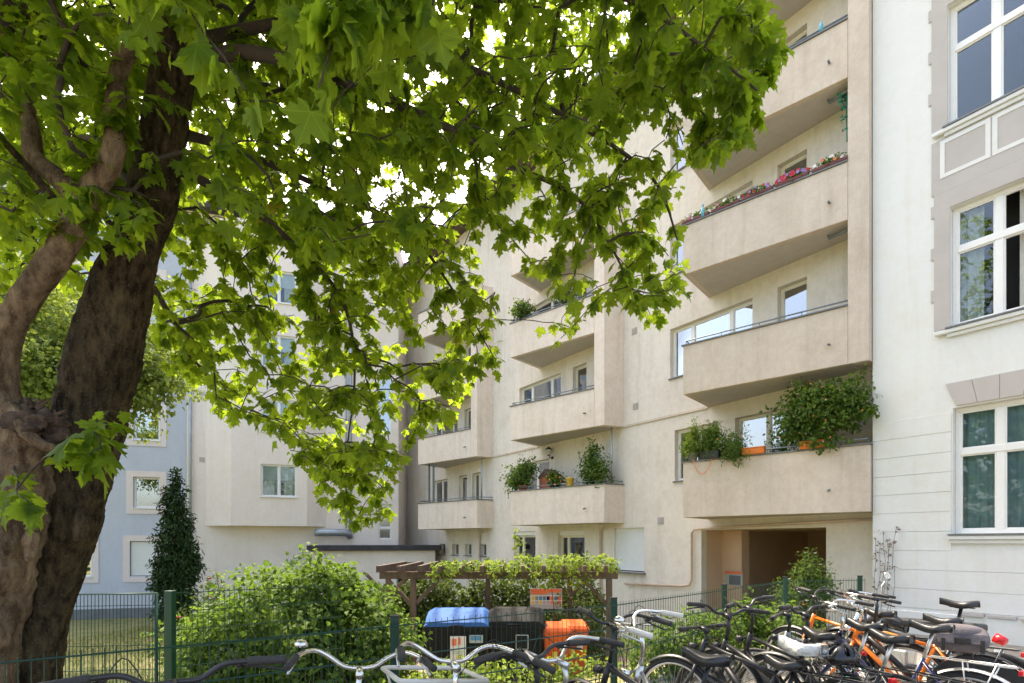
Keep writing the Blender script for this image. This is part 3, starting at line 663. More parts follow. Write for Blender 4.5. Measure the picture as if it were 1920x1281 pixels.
poly = [(OX0, -.003), (OX0 + 1.1, -.6), (OX1 - .75, -.6), (OX1, -.003)]
orw = []
for k in range(4): orw.append((FL.l(489, -.6), FL.l(556, -.6), 3.56 + 2.76 * k, 4.94 + 2.76 * k))
ob = MB()
for i in (0, 2): ob.add([(*poly[i], OB), (*poly[i + 1], OB), (*poly[i + 1], HT - .3), (*poly[i], HT - .3)], [(0, 1, 2, 3)])
ob.add([(*p, OB) for p in poly], [(3, 2, 1, 0)]); ob.add([(*p, HT - .3) for p in poly], [(0, 1, 2, 3)])
wall_mesh(ob, poly[1][0], poly[2][0], OB, HT - .3, orw, -.6, .14)
orl = ob.build('oriel', M_['palewall'], wing)
MB().box(poly[1][0] + .1, poly[2][0] - .1, -.2, -.18, OB + .1, HT - .4).build('oriel_unlit_backing', M_['unlit_room'], wing)
for a, b, c, d in orw: window(wing, a + .002, b - .002, c + .002, d - .002, -.54, (1, 1), gm='glass', curtain='curtain_pale', cgap=.35, blindfrac=.45, sill='wframe', sillw=.0)
for px, py in ((379, 737), (379, 862)):
    x, z = FL.l(px), FL.z(px, py); MB().box(x - .1, x + .1, -.02, -.001, z - .1, z + .1).build('vent', M_['greytrim'], wing)
def wp(name, pts, r, m): return MB().tube(pts, r, 8).build(name, M_[m], wing, True)
xa, xb = FL.l(358), FL.l(657); wp('rain_pipe', [(xa, -.1, -1.4), (xa, -.1, 13)], .06, 'pipe_grey'); wp('rain_pipe', [(xb, -.12, FL.z(657, 1008)), (xb, -.12, 13)], .065, 'pipe_grey'); xb2 = FL.l(649); wp('rain_pipe', [(xb2, -.1, FL.z(657, 990)), (xb2, -.1, 13)], .035, 'pipe_grey')
zz = FL.z(630, 999); wp('vent_duct', [(FL.l(592), -.3, zz), (FL.l(600), -.35, zz), (FL.l(648), -.35, zz), (FL.l(655), -.2, zz - .08), (FL.l(656), -.1, zz - .16)], .16, 'pipe_grey')
# porch with flat roof in front of the stair tower
px_ = FL.l(585, -1.4); pe = FL.l(816, -1.4)
por = thing('entrance_porch', 'low entrance porch with dark flat roof below the stair windows', 'porch', FL.w(px_, -1.4), FL.a)
L = pe - px_; zt = 1.26
wall_mesh(MB(), 0, L, -1.8, zt, [(L - 1.7, L - .5, -1.5, .75)], 0, .15).build('wall', M_['palewall'], por)
MB().box(L - .002, L, .001, 1.39, -1.8, zt).build('side_wall', M_['palewall'], por); MB().box(.1, L - .1, .3, .32, -1.7, zt - .02).build('unlit_backing', M_['unlit_room'], por)
MB().box(-.2, L + .25, -.22, 1.395, zt + .003, zt + .24).build('roof', M_['bitumen'], por, bevel=.02)
window(por, L - 1.698, L - .502, -1.4, .748, .08, (1, 1), gm='glass_dark', fm='steelgrey', name='glass_door')
# blue house
blue = thing('blue_apartment_house', 'blue-grey apartment house with pale window surrounds behind the maple', 'building', FL.O, FL.a)
bw = []
cols = [(FL.l(250), FL.l(300)), (FL.l(118), FL.l(172))]; cols += [(cols[1][0] - 2.45 * k, cols[1][1] - 2.45 * k) for k in (1, 2)]
for ci, (a, b) in enumerate(cols):
    for k in range(6):
        z0 = FL.z(275, 1080) + k * 2.78; bw.append((a - (.12 if k == 0 and ci == 0 else 0), b + (.45 if k == 0 and ci == 0 else 0), z0, z0 + (1.42 if k == 0 else 1.27), k, ci))
BX0 = -13.0
wall_mesh(MB(), BX0, -.003, -1.05, HT + 1, [t[:4] for t in bw], 0, .15).build('wall', M_['blue'], blue)
MB().box(BX0, -.003, -.06, .3, -2.2, -1.052).build('plinth', M_['plinth'], blue); MB().box(BX0, -.05, .45, .47, -1, HT + .9).build('unlit_backing', M_['unlit_room'], blue)
MB().box(BX0 - .3, .1, -.5, 6, HT + 1.001, HT + 1.3).build('roof', M_['roof'], blue)
for a, b, c, d, k, ci in bw:
    wo = window(blue, a + .002, b - .002, c + .002, d - .002, .08, (1,), gm='glass_mirror', sill='wframe', sillw=.02) if not (k == 0 and ci == 0) else None
    if wo is None:
        sb = MB()
        for i in range(26): h = (d - c - .04) / 26; sb.box(a + .02, b - .02, .06, .07, c + .02 + i * h + .004, c + .02 + (i + 1) * h)
        sb.box(a + .02, b - .02, .066, .075, c + .02, d - .02)
        wo = sb.build('roller_shutter', M_['blind'], blue)
    t = .24
    MB().box(a - t, a - .003, -.025, -.0006, c - t, d + t).box(b + .003, b + t, -.025, -.0006, c - t, d + t).box(a - .003, b + .003, -.0252, -.0006, d + .003, d + t).box(a - .003, b + .003, -.0252, -.0006, c - t, c - .04).build('surround', M_['surround'], wo)
# ================================================================ the maple in the foreground
tree = thing('maple_tree', 'big maple with dark leaning trunk and leafy crown in the left foreground', 'tree', XY(95, 3.3))
TL = Vector(tree.location)
def catmull(pts, per=6):
    out = []; n = len(pts)
    for i in range(n - 1):
        p0, p1, p2, p3 = [np.array(pts[max(0, min(n - 1, i + k))], float) for k in (-1, 0, 1, 2)]
        for s in range(per):
            t = s / per; out.append(.5 * ((2 * p1) + (-p0 + p2) * t + (2 * p0 - 5 * p1 + 4 * p2 - p3) * t * t + (-p0 + 3 * p1 - 3 * p2 + p3) * t ** 3))
    out.append(np.array(pts[-1], float)); return out
def path(lst, per=6):
    c = catmull([(*P(a, b, y), r) for a, b, y, r in lst], per); return [Vector(p[:3]) for p in c], [float(p[3]) for p in c]
def bumpy(amp, sc, seed, ridge=0):
    def f(p):
        v = 1 + amp * noise.noise(Vector(p) * sc + Vector((seed, 0, 0))) + amp * .45 * noise.noise(Vector(p) * sc * 3.1)
        if ridge: v += ridge * (1 - 2.2 * abs(noise.noise(Vector((p.x * 24, p.y * 24, p.z * 6))))) + ridge * .6 * noise.noise(Vector(p) * 70)
        return v
    return f
NODES = []      # (position, distance from root, radius) for the twigs to grow from
def limb(name, lst, m, amp=.1, sc=4, n=14, per=6, seed=0, nodes=True, d0=0, ridge=0):
    pts, rs = path(lst, per); mb = MB(); mb.tube([p - TL for p in pts], rs, n, True, bumpy(amp, sc, seed, ridge))
    o = mb.build(name, M_[m], tree, True)
    if nodes:
        d = d0
        for i, p in enumerate(pts):
            if i: d += (p - pts[i - 1]).length
            NODES.append((p, d))
    return o
limb('trunk', [(10, 1620, 3.3, 0.227), (35, 1420, 3.3, 0.175), (60, 1240, 3.3, 0.149), (92, 1100, 3.3, 0.147), (128, 987, 3.3, 0.153), (154, 860, 3.3, 0.164), (178, 740, 3.3, 0.180), (214, 600, 3.3, 0.172), (248, 470, 3.28, 0.132), (284, 375, 3.26, 0.124), (313, 200, 3.2, 0.112), (335, 80, 3.15, 0.105), (350, -60, 3.1, 0.087), (360, -260, 3.1, 0.070), (340, -520, 3.1, 0.044), (350, -760, 3.1, 0.018)], 'bark', .09, 5, 72, 22, 1, ridge=.06)
limb('trunk', [(-110, 1560, 3.05, .26), (-62, 1320, 3.05, .20), (-38, 1200, 3.05, .185), (-12, 1080, 3.05, .18), (12, 970, 3.05, .18), (28, 880, 3.05, .165), (44, 800, 3.05, .13), (52, 770, 3.05, .11)], 'bark_lit', .2, 6, 72, 24, 5, nodes=False, ridge=.05)
S2 = [(18, 870, 3.02, 0.094), (8, 780, 3.0, 0.090), (2, 700, 3.0, 0.078), (14, 620, 3.0, 0.073), (58, 545, 2.98, 0.070), (103, 485, 2.95, 0.069), (138, 430, 2.95, 0.066), (155, 385, 2.95, 0.062), (188, 335, 2.95, 0.058), (214, 285, 2.95, 0.053), (216, 210, 2.95, 0.048), (226, 125, 2.95, 0.043), (262, 70, 2.9, 0.036), (300, 20, 2.9, 0.031), (350, -90, 2.8, 0.023), (360, -200, 2.7, 0.016)]
limb('limb', S2, 'bark_lit', .12, 7, 32, 12, 2, d0=.5, ridge=.03)
limb('limb', [(155, 385, 2.95, .06), (115, 340, 2.95, .055), (68, 300, 3.0, .05), (56, 235, 3.0, .043), (40, 160, 3.1, .033), (5, 60, 3.2, .025)], 'bark_lit', .1, 8, 12, 6, 3, d0=1.5)
limb('limb', [(140, 430, 2.95, .03), (105, 380, 2.93, .026), (60, 325, 2.9, .022), (-5, 250, 2.85, .016)], 'bark', .1, 8, 8, 6, 4, d0=1.5)
LIMBS = [
 [(318, 120, 3.15, 0.0408), (480, 100, 2.9, 0.0340), (650, 160, 3.0, 0.0286), (820, 230, 3.2, 0.0231), (960, 310, 3.5, 0.0177), (1080, 370, 3.7, 0.0129), (1150, 470, 3.9, 0.0088), (1190, 560, 4.0, 0.0054)],
 [(338, -40, 3.1, 0.0408), (540, -140, 2.9, 0.0306), (780, -130, 2.8, 0.0245), (1000, -70, 2.8, 0.0177), (1200, 10, 2.8, 0.0122), (1320, 90, 2.8, 0.0082), (1420, 170, 2.8, 0.0048)],
 [(285, 300, 3.25, 0.0340), (400, 350, 3.4, 0.0272), (520, 430, 3.8, 0.0204), (640, 560, 4.3, 0.0150), (665, 700, 4.7, 0.0102), (650, 850, 5.0, 0.0061), (650, 940, 5.1, 0.0041)],
 [(296, 240, 3.25, 0.0340), (440, 280, 3.6, 0.0272), (600, 350, 4.1, 0.0218), (760, 430, 4.5, 0.0156), (860, 560, 4.7, 0.0095), (920, 660, 4.8, 0.0054)],
 [(332, 40, 3.1, 0.0408), (380, -60, 2.5, 0.0340), (450, -160, 2.0, 0.0204), (560, -180, 1.7, 0.0136), (700, -160, 1.6, 0.0082), (820, -60, 1.6, 0.0048)],
 [(308, 180, 3.25, 0.0408), (420, 150, 4.2, 0.0340), (560, 180, 5.2, 0.0272), (760, 250, 6.2, 0.0204), (950, 320, 6.8, 0.0122)],
 [(265, 400, 3.3, 0.0340), (180, 260, 4.2, 0.0272), (80, 300, 5.0, 0.0204), (20, 380, 5.5, 0.0122)],
 [(322, 90, 3.15, 0.0340), (600, 40, 3.3, 0.0286), (860, 120, 3.6, 0.0231), (1060, 220, 3.9, 0.0177), (1220, 330, 4.1, 0.0116), (1270, 450, 4.2, 0.0061)]]
for i, l_ in enumerate(LIMBS): limb('limb', l_, 'twig', .08, 9, 8, 6, i, d0=2.5)
# torn branch stub and burrs
def lump(name, c, r, m, seed, sq=(1, 1, 1), amp=.45, sc=9):
    mb = MB(); nu, nv = 44, 30; vs = []; c = Vector(c)
    for j in range(nv + 1):
        for i in range(nu):
            th = math.pi * j / nv; ph = 2 * math.pi * i / nu; d = Vector((math.sin(th) * math.cos(ph) * sq[0], math.sin(th) * math.sin(ph) * sq[1], math.cos(th) * sq[2]))
            vs.append(c - TL + d * r * (1 + amp * noise.noise((c + d * r) * sc + Vector((seed, 0, 0))) + amp * .5 * (.5 - abs(noise.noise((c + d * r) * sc * 3.3))) + amp * .2 * noise.noise((c + d * r) * sc * 8)))
    mb.add(vs, [(j * nu + i, (j + 1) * nu + i, (j + 1) * nu + (i + 1) % nu, j * nu + (i + 1) % nu) for j in range(nv) for i in range(nu)])
    return mb.build(name, M_[m], tree, True)
for k, (a, b, Y, r) in enumerate(((70, 800, 2.9, .10), (48, 778, 2.93, .075), (98, 818, 2.92, .06), (118, 822, 2.95, .045))): lump('torn_stub', P(a, b, Y), r, 'deadwood', k, (1.15, .8, .8), .8, 20)
for k in range(9):      # torn splinters
    a, b = rnd.uniform(40, 118), rnd.uniform(765, 815); p_ = P(a, b, 2.9) - TL; MB().tube([p_, p_ + Vector((rnd.uniform(-.03, .03), -.02, rnd.uniform(.02, .06))), p_ + Vector((rnd.uniform(-.05, .05), -.01, rnd.uniform(.05, .1)))], [.022, .014, .004], 6, True, bumpy(.4, 30, k)).build('splinter', M_['deadwood'], tree, True)
MB().tube([P(20, 760, 2.88) - TL, P(50, 815, 2.84) - TL, P(85, 838, 2.84) - TL, P(112, 842, 2.9) - TL], [.035, .03, .028, .02], 8, True, bumpy(.3, 14, 3)).build('bark_ridge', M_['bark_lit'], tree, True)
for k, (a, b, r) in enumerate(((58, 1018, .045), (150, 985, .05))): lump('burr', P(a, b, 2.97 if a < 100 else 3.17), r, 'bark_lit' if a < 100 else 'bark', k, (1, .6, 1.9), .5, 16)
# --- sprays of leaves: (polygon on the photograph, nearest and farthest distance, number)
REG = [
 ([(-250, -250), (1400, -250), (1430, 40), (1380, 120), (1260, 200), (1120, 290), (1000, 350), (860, 420), (700, 480), (450, 430), (300, 450), (-250, 450)], 2.6, 7.0, 2300),
 ([(-100, -150), (1200, -150), (1200, 180), (800, 330), (450, 380), (-100, 380)], 4.6, 7.4, 700),
 ([(180, -150), (850, -150), (880, 60), (700, 150), (500, 200), (200, 60)], 1.6, 2.4, 40),
 ([(310, 400), (860, 420), (950, 590), (950, 670), (880, 730), (800, 830), (720, 880), (600, 880), (520, 840), (430, 770), (330, 720), (290, 620)], 3.8, 6.2, 520),
 ([(570, 820), (750, 830), (735, 950), (690, 975), (640, 975), (600, 940)], 4.6, 5.6, 60),
 ([(900, 400), (1000, 370), (1180, 300), (1270, 330), (1270, 430), (1290, 560), (1230, 610), (1150, 560), (1090, 600), (1050, 640), (1030, 540), (960, 480)], 3.6, 5.2, 115),
 ([(1270, 300), (1400, 130), (1430, 20), (1480, 110), (1450, 170), (1380, 260)], 2.8, 3.5, 36),
 ([(1180, 60), (1420, -40), (1430, 120), (1300, 300), (1180, 330)], 3.0, 4.2, 46),
 ([(-100, 440), (300, 440), (280, 540), (-100, 620)], 3.6, 6.5, 60)]
def inpoly(x, y, pl):
    c = False; j = len(pl) - 1
    for i in range(len(pl)):
        if (pl[i][1] > y) != (pl[j][1] > y) and x < (pl[j][0] - pl[i][0]) * (y - pl[i][1]) / (pl[j][1] - pl[i][1]) + pl[i][0]: c = not c
        j = i
    return c
sprays = []
for pl, y0, y1, n in REG:
    ax = [p[0] for p in pl]; ay = [p[1] for p in pl]; k = 0
    while k < n:
        x, y = rnd.uniform(min(ax), max(ax)), rnd.uniform(min(ay), max(ay))
        if not inpoly(x, y, pl): continue
        sprays.append(P(x, y, rnd.uniform(y0, y1))); k += 1
k = 0
while k < 900:      # unseen upper crown, added and thickened to shade the leaves in view
    v_ = Vector((rnd.uniform(-5.5, 2.6) if k < 500 else rnd.uniform(-4.5, .4), rnd.uniform(.4, 7.0), rnd.uniform(4.4, 8.6)))
    if HZ - FPX * (v_.z - EYE) / v_.y > -120 or ((v_.x + 1.5) / 4.2) ** 2 + ((v_.y - 3.6) / 3.6) ** 2 + ((v_.z - 5.5) / 3.2) ** 2 > 1: continue
    sprays.append(v_); k += 1
sprays += [P(205, 770, 2.62), P(190, 840, 2.55), P(225, 800, 2.7), P(165, 850, 2.5), P(30, 930, 2.5), P(70, 960, 2.55)]
# --- join every spray to the nearest older wood: a real branching crown
NP = np.array([tuple(p) for p, d in NODES]); ND = np.array([d for p, d in NODES]); par = [-1] * len(NODES); root_n = len(NODES)
cap_n = 60000; NPb = np.zeros((cap_n, 3)); NDb = np.zeros(cap_n); NPb[:root_n] = NP; NDb[:root_n] = ND; cnt = root_n
cx = np.array(P(305, 200, 3.2)); sprays.sort(key=lambda p: min((p - Vector(q)).length for q in NP[::3]))
ends = []; load = np.zeros(cap_n)
for sp in sprays:
    s = np.array(sp); dd = np.linalg.norm(NPb[:cnt] - s, axis=1); cost = dd + .22 * NDb[:cnt]; i = int(np.argmin(cost))
    a = Vector(NPb[i]); L = (sp - a).length; m = max(2, int(L / .09)); prev = i
    side = Vector((rnd.uniform(-1, 1), rnd.uniform(-1, 1), rnd.uniform(.2, 1.0))) * L * .16
    for t in range(1, m + 1):
        f = t / m; p = a.lerp(sp, f) + side * math.sin(math.pi * f) + Vector((rnd.uniform(-1, 1), rnd.uniform(-1, 1), rnd.uniform(-1, 1))) * .008
        NPb[cnt] = p; NDb[cnt] = NDb[prev] + L / m; par.append(prev); prev = cnt; cnt += 1
    ends.append(prev)
for e in ends:
    k = e
    while k >= root_n: load[k] += 1; k = par[k]
tw = MB(); ch = {}
for k in range(root_n, cnt): ch.setdefault(par[k], []).append(k)
starts = [k for k in range(root_n, cnt) if par[k] < root_n or ch[par[k]][0] != k]
for s0_ in starts:
    chain = [par[s0_], s0_]
    while chain[-1] in ch: chain.append(ch[chain[-1]][0])
    rs = [0.0020 + .0014 * load[max(k, s0_) if k < root_n else k] ** .55 for k in chain]; rs[0] = rs[1]
    tw.tube([Vector(NPb[k]) - TL for k in chain], rs, 5, False)
tag(tw.build('twigs', M_['twig'], tree, True), kind='stuff')
# --- leaves
BASES = [maple_leaf(.20, .40, .045, 1), maple_leaf(.05, .65, .06, 2), maple_leaf(.40, .25, .05, 3), maple_leaf(-.15, .7, .07, 4)]
lp, ld, lu, ls = [], [], [], []
for e in ends:
    chain = [e]
    while len(chain) < 5 and chain[-1] >= root_n: chain.append(par[chain[-1]])
    tip = Vector(NPb[e]); ax = (tip - Vector(NPb[chain[-1]])); ax = ax.normalized() if ax.length > 1e-4 else Vector((0, 0, -1))
    for q in range(rnd.randint(7, 11)):
        node = Vector(NPb[chain[min(len(chain) - 1, q // 2)]])
        az = rnd.uniform(0, 6.283); out = Vector((math.cos(az), math.sin(az), rnd.uniform(-.7, .1))) + ax * .7
        out.normalize(); s = rnd.choice((.04, .052, .064, .075, .085, .095, .11)) * (1.12 if NPb[e][1] < 2.3 else .95) * (1.45 if NPb[e][2] < 2.6 and NPb[e][1] < 2.75 else 1.0) * (1.75 if HZ - FPX * (NPb[e][2] - EYE) / max(.2, NPb[e][1]) < -160 else 1.0) * rnd.uniform(.85, 1.1)  # leaves above the view enlarged for the added crown's shade
        d = out + Vector((0, 0, -rnd.uniform(.15, 1.1))); d.normalize()
        up = Vector((0, 0, 1)) + out * rnd.uniform(.0, .9) + Vector((rnd.uniform(-1, 1), rnd.uniform(-1, 1), 0)) * .45
        lp.append(node + d * s * .6); ld.append(d); lu.append(up); ls.append(s)
lp = np.array(lp); rot = frames(np.array(ld), np.array(lu)); ls = np.array(ls); n = len(lp)
var = rng.integers(0, 4, n); tint = np.clip(rng.normal(.45, .26, n), 0, .92); tint[rng.random(n) < .006] = 1.0
sx = 960 + FPX * lp[:, 0] / np.maximum(lp[:, 1], .1); sy = HZ - FPX * (lp[:, 2] - EYE) / np.maximum(lp[:, 1], .1)
vis = (lp[:, 1] > .6) & (sx > -40) & (sx < 1960) & (sy > -40) & (sy < 1300); size = np.where(vis, ls / np.maximum(lp[:, 1], .3), 0)
keep = (lp[:, 1] > 1.0) | ~vis            # nothing right in front of the lens
order = np.argsort(-size * keep)[:300]; big = np.zeros(n, bool); big[order] = True; rest = keep & ~big
me = leaf_data('crown', BASES, (lp - np.array(TL))[rest], rot[rest], ls[rest], tint[rest], var[rest]); me.materials.append(M_['maple_leaf'])
crown = tag(link('crown', me, tree), kind='stuff')
protos = {}
for b in range(4):
    for t in range(3):
        me = leaf_data('leaf', [BASES[b]], np.zeros((1, 3)), np.eye(3)[None], np.ones(1), np.array([.2 + .3 * t])); me.materials.append(M_['maple_leaf']); protos[b, t] = me
for i in order:
    o = bpy.data.objects.new('leaf', protos[int(var[i]), int(rng.integers(0, 3))]); C.objects.link(o); o.parent = crown
    m = Matrix([list(r) for r in rot[i]]).to_4x4(); o.matrix_local = Matrix.Translation(Vector(lp[i]) - TL) @ m @ Matrix.Scale(float(ls[i]), 4)
# ================================================================ tree behind, at the left
def far_tree(name, label, base, trunk_h, ells, n, size, seed, group=None):
    t = thing(name, label, 'tree', base, 0, group); B = Vector(base)
    MB().tube([(0, 0, -.2), (.08, .05, trunk_h * .5), (0, 0, trunk_h)], [.2, .16, .12], 10, True, bumpy(.1, 4, seed)).build('trunk', M_['bark'], t, True)
    tops = [Vector(e[0]) + Vector((rnd.uniform(-.6, .6), rnd.uniform(-.6, .6), rnd.uniform(-.5, .8))) for e in ells for _ in range(4)]
    stems('branches', (0, 0, trunk_h * .9), tops, .07, 'twig', t, .4)
    blob_leaves('crown', ells, n, size, 'far_leaf', t, OVAL, seed, .2, .6, .35); return t
b = XY(90, 13.5); b.z = ground_z(b.x, b.y)
b.z += 0; far_tree('garden_tree', 'light green garden tree behind the maple trunk at the left', b, 5.4, [((-1.5, 0, 8.4), (2.4, 2, 2.2)), ((1.2, .5, 7.8), (1.9, 1.7, 1.7)), ((.2, -.3, 6.8), (2.2, 1.6, 1.0)), ((-3.2, .4, 7.4), (1.8, 1.6, 1.6)), ((2.2, .2, 7.0), (1.1, 1, .7))], 42000, .115, 21)
# hanging bare twigs beside the blue house
# ================================================================ conifer, rose, shrubs
c = XY(330, 18); c.z = ground_z(c.x, c.y)
con = thing('columnar_conifer', 'slim dark green columnar conifer in front of the blue house corner', 'tree', c)
MB().tube([(0, 0, -.2), (.02, 0, 2.5), (0, 0, 5.0)], [.09, .07, .02], 8).build('trunk', M_['bark'], con, True)
ells = [((rnd.uniform(-.1, .1), 0, .5 + i * .5), (max(.24, .78 * math.sin(min(1, .45 + i * .12) * 1.57) - max(0, i - 3) * .085), .55 - .04 * i, .5)) for i in range(9)]
ells += [((.35, 0, 2.3), (.45, .4, .6)), ((-.3, 0, 1.9), (.45, .4, .55)), ((0, 0, 5.0), (.14, .14, .45))]
blob_leaves('crown', ells, 9000, .17, 'conifer_leaf', con, SLIM, 31, .45, .9, .3)
def shrub(name, label, base, ells, n, size, matname, seed, cat='shrub', leaf=OVAL, group=None, stemn=8, shell=.5, flowers=None, lump=.3):
    t = thing(name, label, cat, base, 0, group)
    top = [Vector(e[0]) + Vector((rnd.uniform(-.5, .5) * e[1][0], rnd.uniform(-.5, .5) * e[1][1], rnd.uniform(0, .7) * e[1][2])) for e in ells for _ in range(stemn)]
    stems('stems', (0, 0, -.05), top, .012, 'twig', t, .08)
    o = blob_leaves('foliage', ells, n, size, matname, t, leaf, seed, shell, .6, lump)
    if flowers:
        rg = random.Random(seed)
        for mname, k, r in flowers:
            for _ in range(k):
                e = rg.choice(ells); d = Vector((rg.gauss(0, 1), rg.gauss(0, 1) - .8, rg.gauss(0, 1) + .5)).normalized()
                p = Vector(e[0]) + Vector((d.x * e[1][0], d.y * e[1][1], d.z * e[1][2])) * rg.uniform(.9, 1.1)
                fm = MB()
                for a in range(6):
                    q = a * 1.047; fm.add([p, p + Vector((math.cos(q), math.sin(q) * .7, .5)) * r, p + Vector((math.cos(q + .7), math.sin(q + .7) * .7, .65)) * r * 1.1, p + Vector((math.cos(q + 1.3), math.sin(q + 1.3) * .7, .5)) * r], [(0, 1, 2, 3)])
                fm.build('flower', M_[mname], t)
    return t
def gb(px, Y): b = XY(px, Y); b.z = ground_z(b.x, b.y); return b
b = gb(565, 8.0); b.z += .30
shrub('hedge_shrub', 'big light green shrub behind the fence left of the pergola', b, [((-.2, 0, 1.3), (1.15, .9, 1.0)), ((.75, .1, 1.1), (.85, .8, .9)), ((-1.05, -.1, .8), (.8, .8, .8)), ((.1, -.3, .5), (1.5, .8, .7)), ((.35, .1, 1.75), (.7, .6, .5)), ((1.2, 0, .7), (.5, .6, .8))], 19000, .09, 'shrub_leaf', 41, stemn=10, shell=.45)
b = gb(395, 10.5)
shrub('rose_bush', 'rose bush with a few red blooms below the conifer', b, [((0, 0, 1.0), (.75, .6, .8)), ((-.5, .1, .7), (.6, .5, .6)), ((.1, 0, 1.75), (.25, .25, .5))], 2600, .07, 'ivy_leaf', 43, flowers=[('petal_red', 6, .055)])
b = gb(900, 13.3)
hd = thing('ivy_hedge', 'dense dark ivy hedge behind the pergola and the bins', 'hedge', b)
hl = [((-2.0 + i * .75, rnd.uniform(-.15, .15), 0.85 + rnd.uniform(-.1, .15)), (.65, .5, 1.0)) for i in range(7)]
stems('stems', (0, 0, -.05), [Vector(e[0]) for e in hl], .02, 'twig', hd, .1)
blob_leaves('foliage', hl, 22000, .10, 'ivy_leaf', hd, OVAL, 45, .45, .4, .2)
b = gb(1085, 12.2); shrub('round_shrub', 'dark round shrub at the right end of the pergola', b, [((0, 0, .95), (.75, .6, .75)), ((.35, 0, .5), (.6, .5, .5))], 3600, .06, 'ivy_leaf', 46)
b = gb(1510, 9.6); shrub('flowering_shrub', 'feathery shrub with dry flower heads in front of the passage', b, [((0, 0, .75), (.42, .4, .45)), ((.2, .0, .85), (.32, .3, .45)), ((-.3, -.1, .5), (.35, .35, .4)), ((.05, 0, 1.15), (.18, .18, .35))], 3600, .07, 'pot_leaf', 47, leaf=SLIM, flowers=[('petal_orange', 5, .03), ('petal_white', 16, .035)])
b = gb(1270, 6.4); shrub('low_shrub', 'low bright green shrub behind the fence wires right of the silver bicycle', b, [((0, 0, .4), (.35, .3, .35)), ((.4, .2, .42), (.35, .3, .38)), ((-.35, -.1, .3), (.3, .3, .3)), ((.75, .4, .4), (.3, .3, .35))], 3400, .055, 'shrub_leaf', 48)
b = gb(1440, 7.0); shrub('low_shrub', 'low bright green shrub behind the dark bicycles at the green post', b, [((0, 0, .4), (.4, .35, .38)), ((.4, .2, .35), (.35, .3, .38)), ((-.3, 0, .6), (.18, .18, .3))], 2600, .065, 'shrub_leaf', 49)
b = gb(980, 6.6); shrub('ground_cover', 'low leafy cover at the foot of the fence before the bins', b, [((-.9, 0, .1), (.6, .4, .25)), ((0, .1, .1), (.7, .4, .25)), ((.8, .2, .1), (.6, .4, .25))], 2200, .07, 'vine_leaf', 50)
b = gb(340, 7.4); shrub('side_shrub', 'loose shrub growing through the wire beside the tall green post', b, [((0, 0, .7), (.35, .4, .7)), ((.4, .2, .9), (.5, .4, .7))], 1500, .075, 'shrub_leaf', 51)
# lawn blades seen through the gate
n = 16000; gx = rng.uniform(-13, -1.5, n); gy = rng.uniform(8.5, 21.5, n); u = 960 + FPX * gx / gy; k = (u > 60) & (u < 520); gx, gy = gx[k], gy[k]; n = len(gx)
gz = np.array([ground_z(a, b_) for a, b_ in zip(gx, gy)]); pos = np.stack([gx, gy, gz], 1)
d = rng.normal(size=(n, 3)) * .5 + np.array([0, 0, 1]); BL = (np.array([(-.09, 0, 0), (.09, 0, 0), (.05, .6, .05), (-.05, .6, .05), (0, 1, .2)]), np.array([(0, 1, 2), (0, 2, 3), (3, 2, 4)]))
me = leaf_data('lawn_grass', [BL], pos, frames(d, rng.normal(size=(n, 3))), rng.uniform(.05, .13, n), rng.random(n)); me.materials.append(M_['grass_leaf'])
tag(link('lawn_grass', me), 'short patchy lawn grass behind the garden gate', 'grass', kind='stuff')
# ================================================================ green wire fences and gate
def fence_run(name, label, pts, z0, z1, posts, steps=.05, post_top=.06, rail_h=.2):
    f = thing(name, label, 'fence', (pts[0][0], pts[0][1], z0)); O = Vector(f.location)
    for a, b in zip(pts[:-1], pts[1:]):
        a, b = Vector((*a, 0)), Vector((*b, 0)); d = (b - a); L = d.length; d.normalize(); nn = Vector((-d.y, d.x, 0)); m = MB()
        k = int(L / steps)
        for i in range(k + 1):
            p = a + d * (i * steps + .02) - Vector((O.x, O.y, 0))
            m.tube([p + Vector((0, 0, .05)), p + Vector((0, 0, z1 - z0 + .03))], .0027, 4, False)
        zz = .1
        while zz < z1 - z0 + .01:
            for s in (-1, 1):
                off = nn * .0065 * s - Vector((O.x, O.y, 0)) + Vector((0, 0, zz)); m.tube([a + off, b + off], .0042, 5, False)
            zz += (z1 - z0 - .1) / max(1, round((z1 - z0 - .1) / rail_h))
        tag(m.build('wire_panel', M_['greenmetal'], f), kind='stuff')
    for (x, y) in posts:
        p = Vector((x, y, 0)) - Vector((O.x, O.y, 0)); zb = ground_z(x, y) - z0 - .1
        po = MB().box(p.x - .03, p.x + .03, p.y - .022, p.y + .022, zb, z1 - z0 + post_top).build('post', M_['greenmetal'], f, bevel=.004)
        MB().box(p.x - .033, p.x + .033, p.y - .025, p.y + .025, z1 - z0 + post_top, z1 - z0 + post_top + .012).build('cap', M_['black'], po)
    return f
FA, FB, FC, FD = (-2.56, 2.69), (1.0, 5.18), (4.33, 8.4), (5.66, 8.66)
dv = Vector((FB[0] - FA[0], FB[1] - FA[1])).normalized(); FZ = (FA[0] - dv.x * 1.2, FA[1] - dv.y * 1.2); nb = Vector((-dv.y, dv.x)) * .045
def on(t): return (FA[0] + dv.x * t + nb.x, FA[1] + dv.y * t + nb.y)
fence_run('wire_fence', 'dark green double-wire fence behind the parked bicycles', [FZ, FB, FC, FD], 0.0, 1.0, [on(-.9), on(2.11), on(4.36), (2.72, 6.90), (4.30, 8.47), (5.62, 8.70)])
G0, G1 = XY(60, 5.4), XY(296, 5.55)
gt = thing('garden_gate', 'green tubular garden gate with thin bars left of the tall post', 'gate', (G1.x, G1.y, -.75)); zt = P(296, 1113, 5.55).z + .75
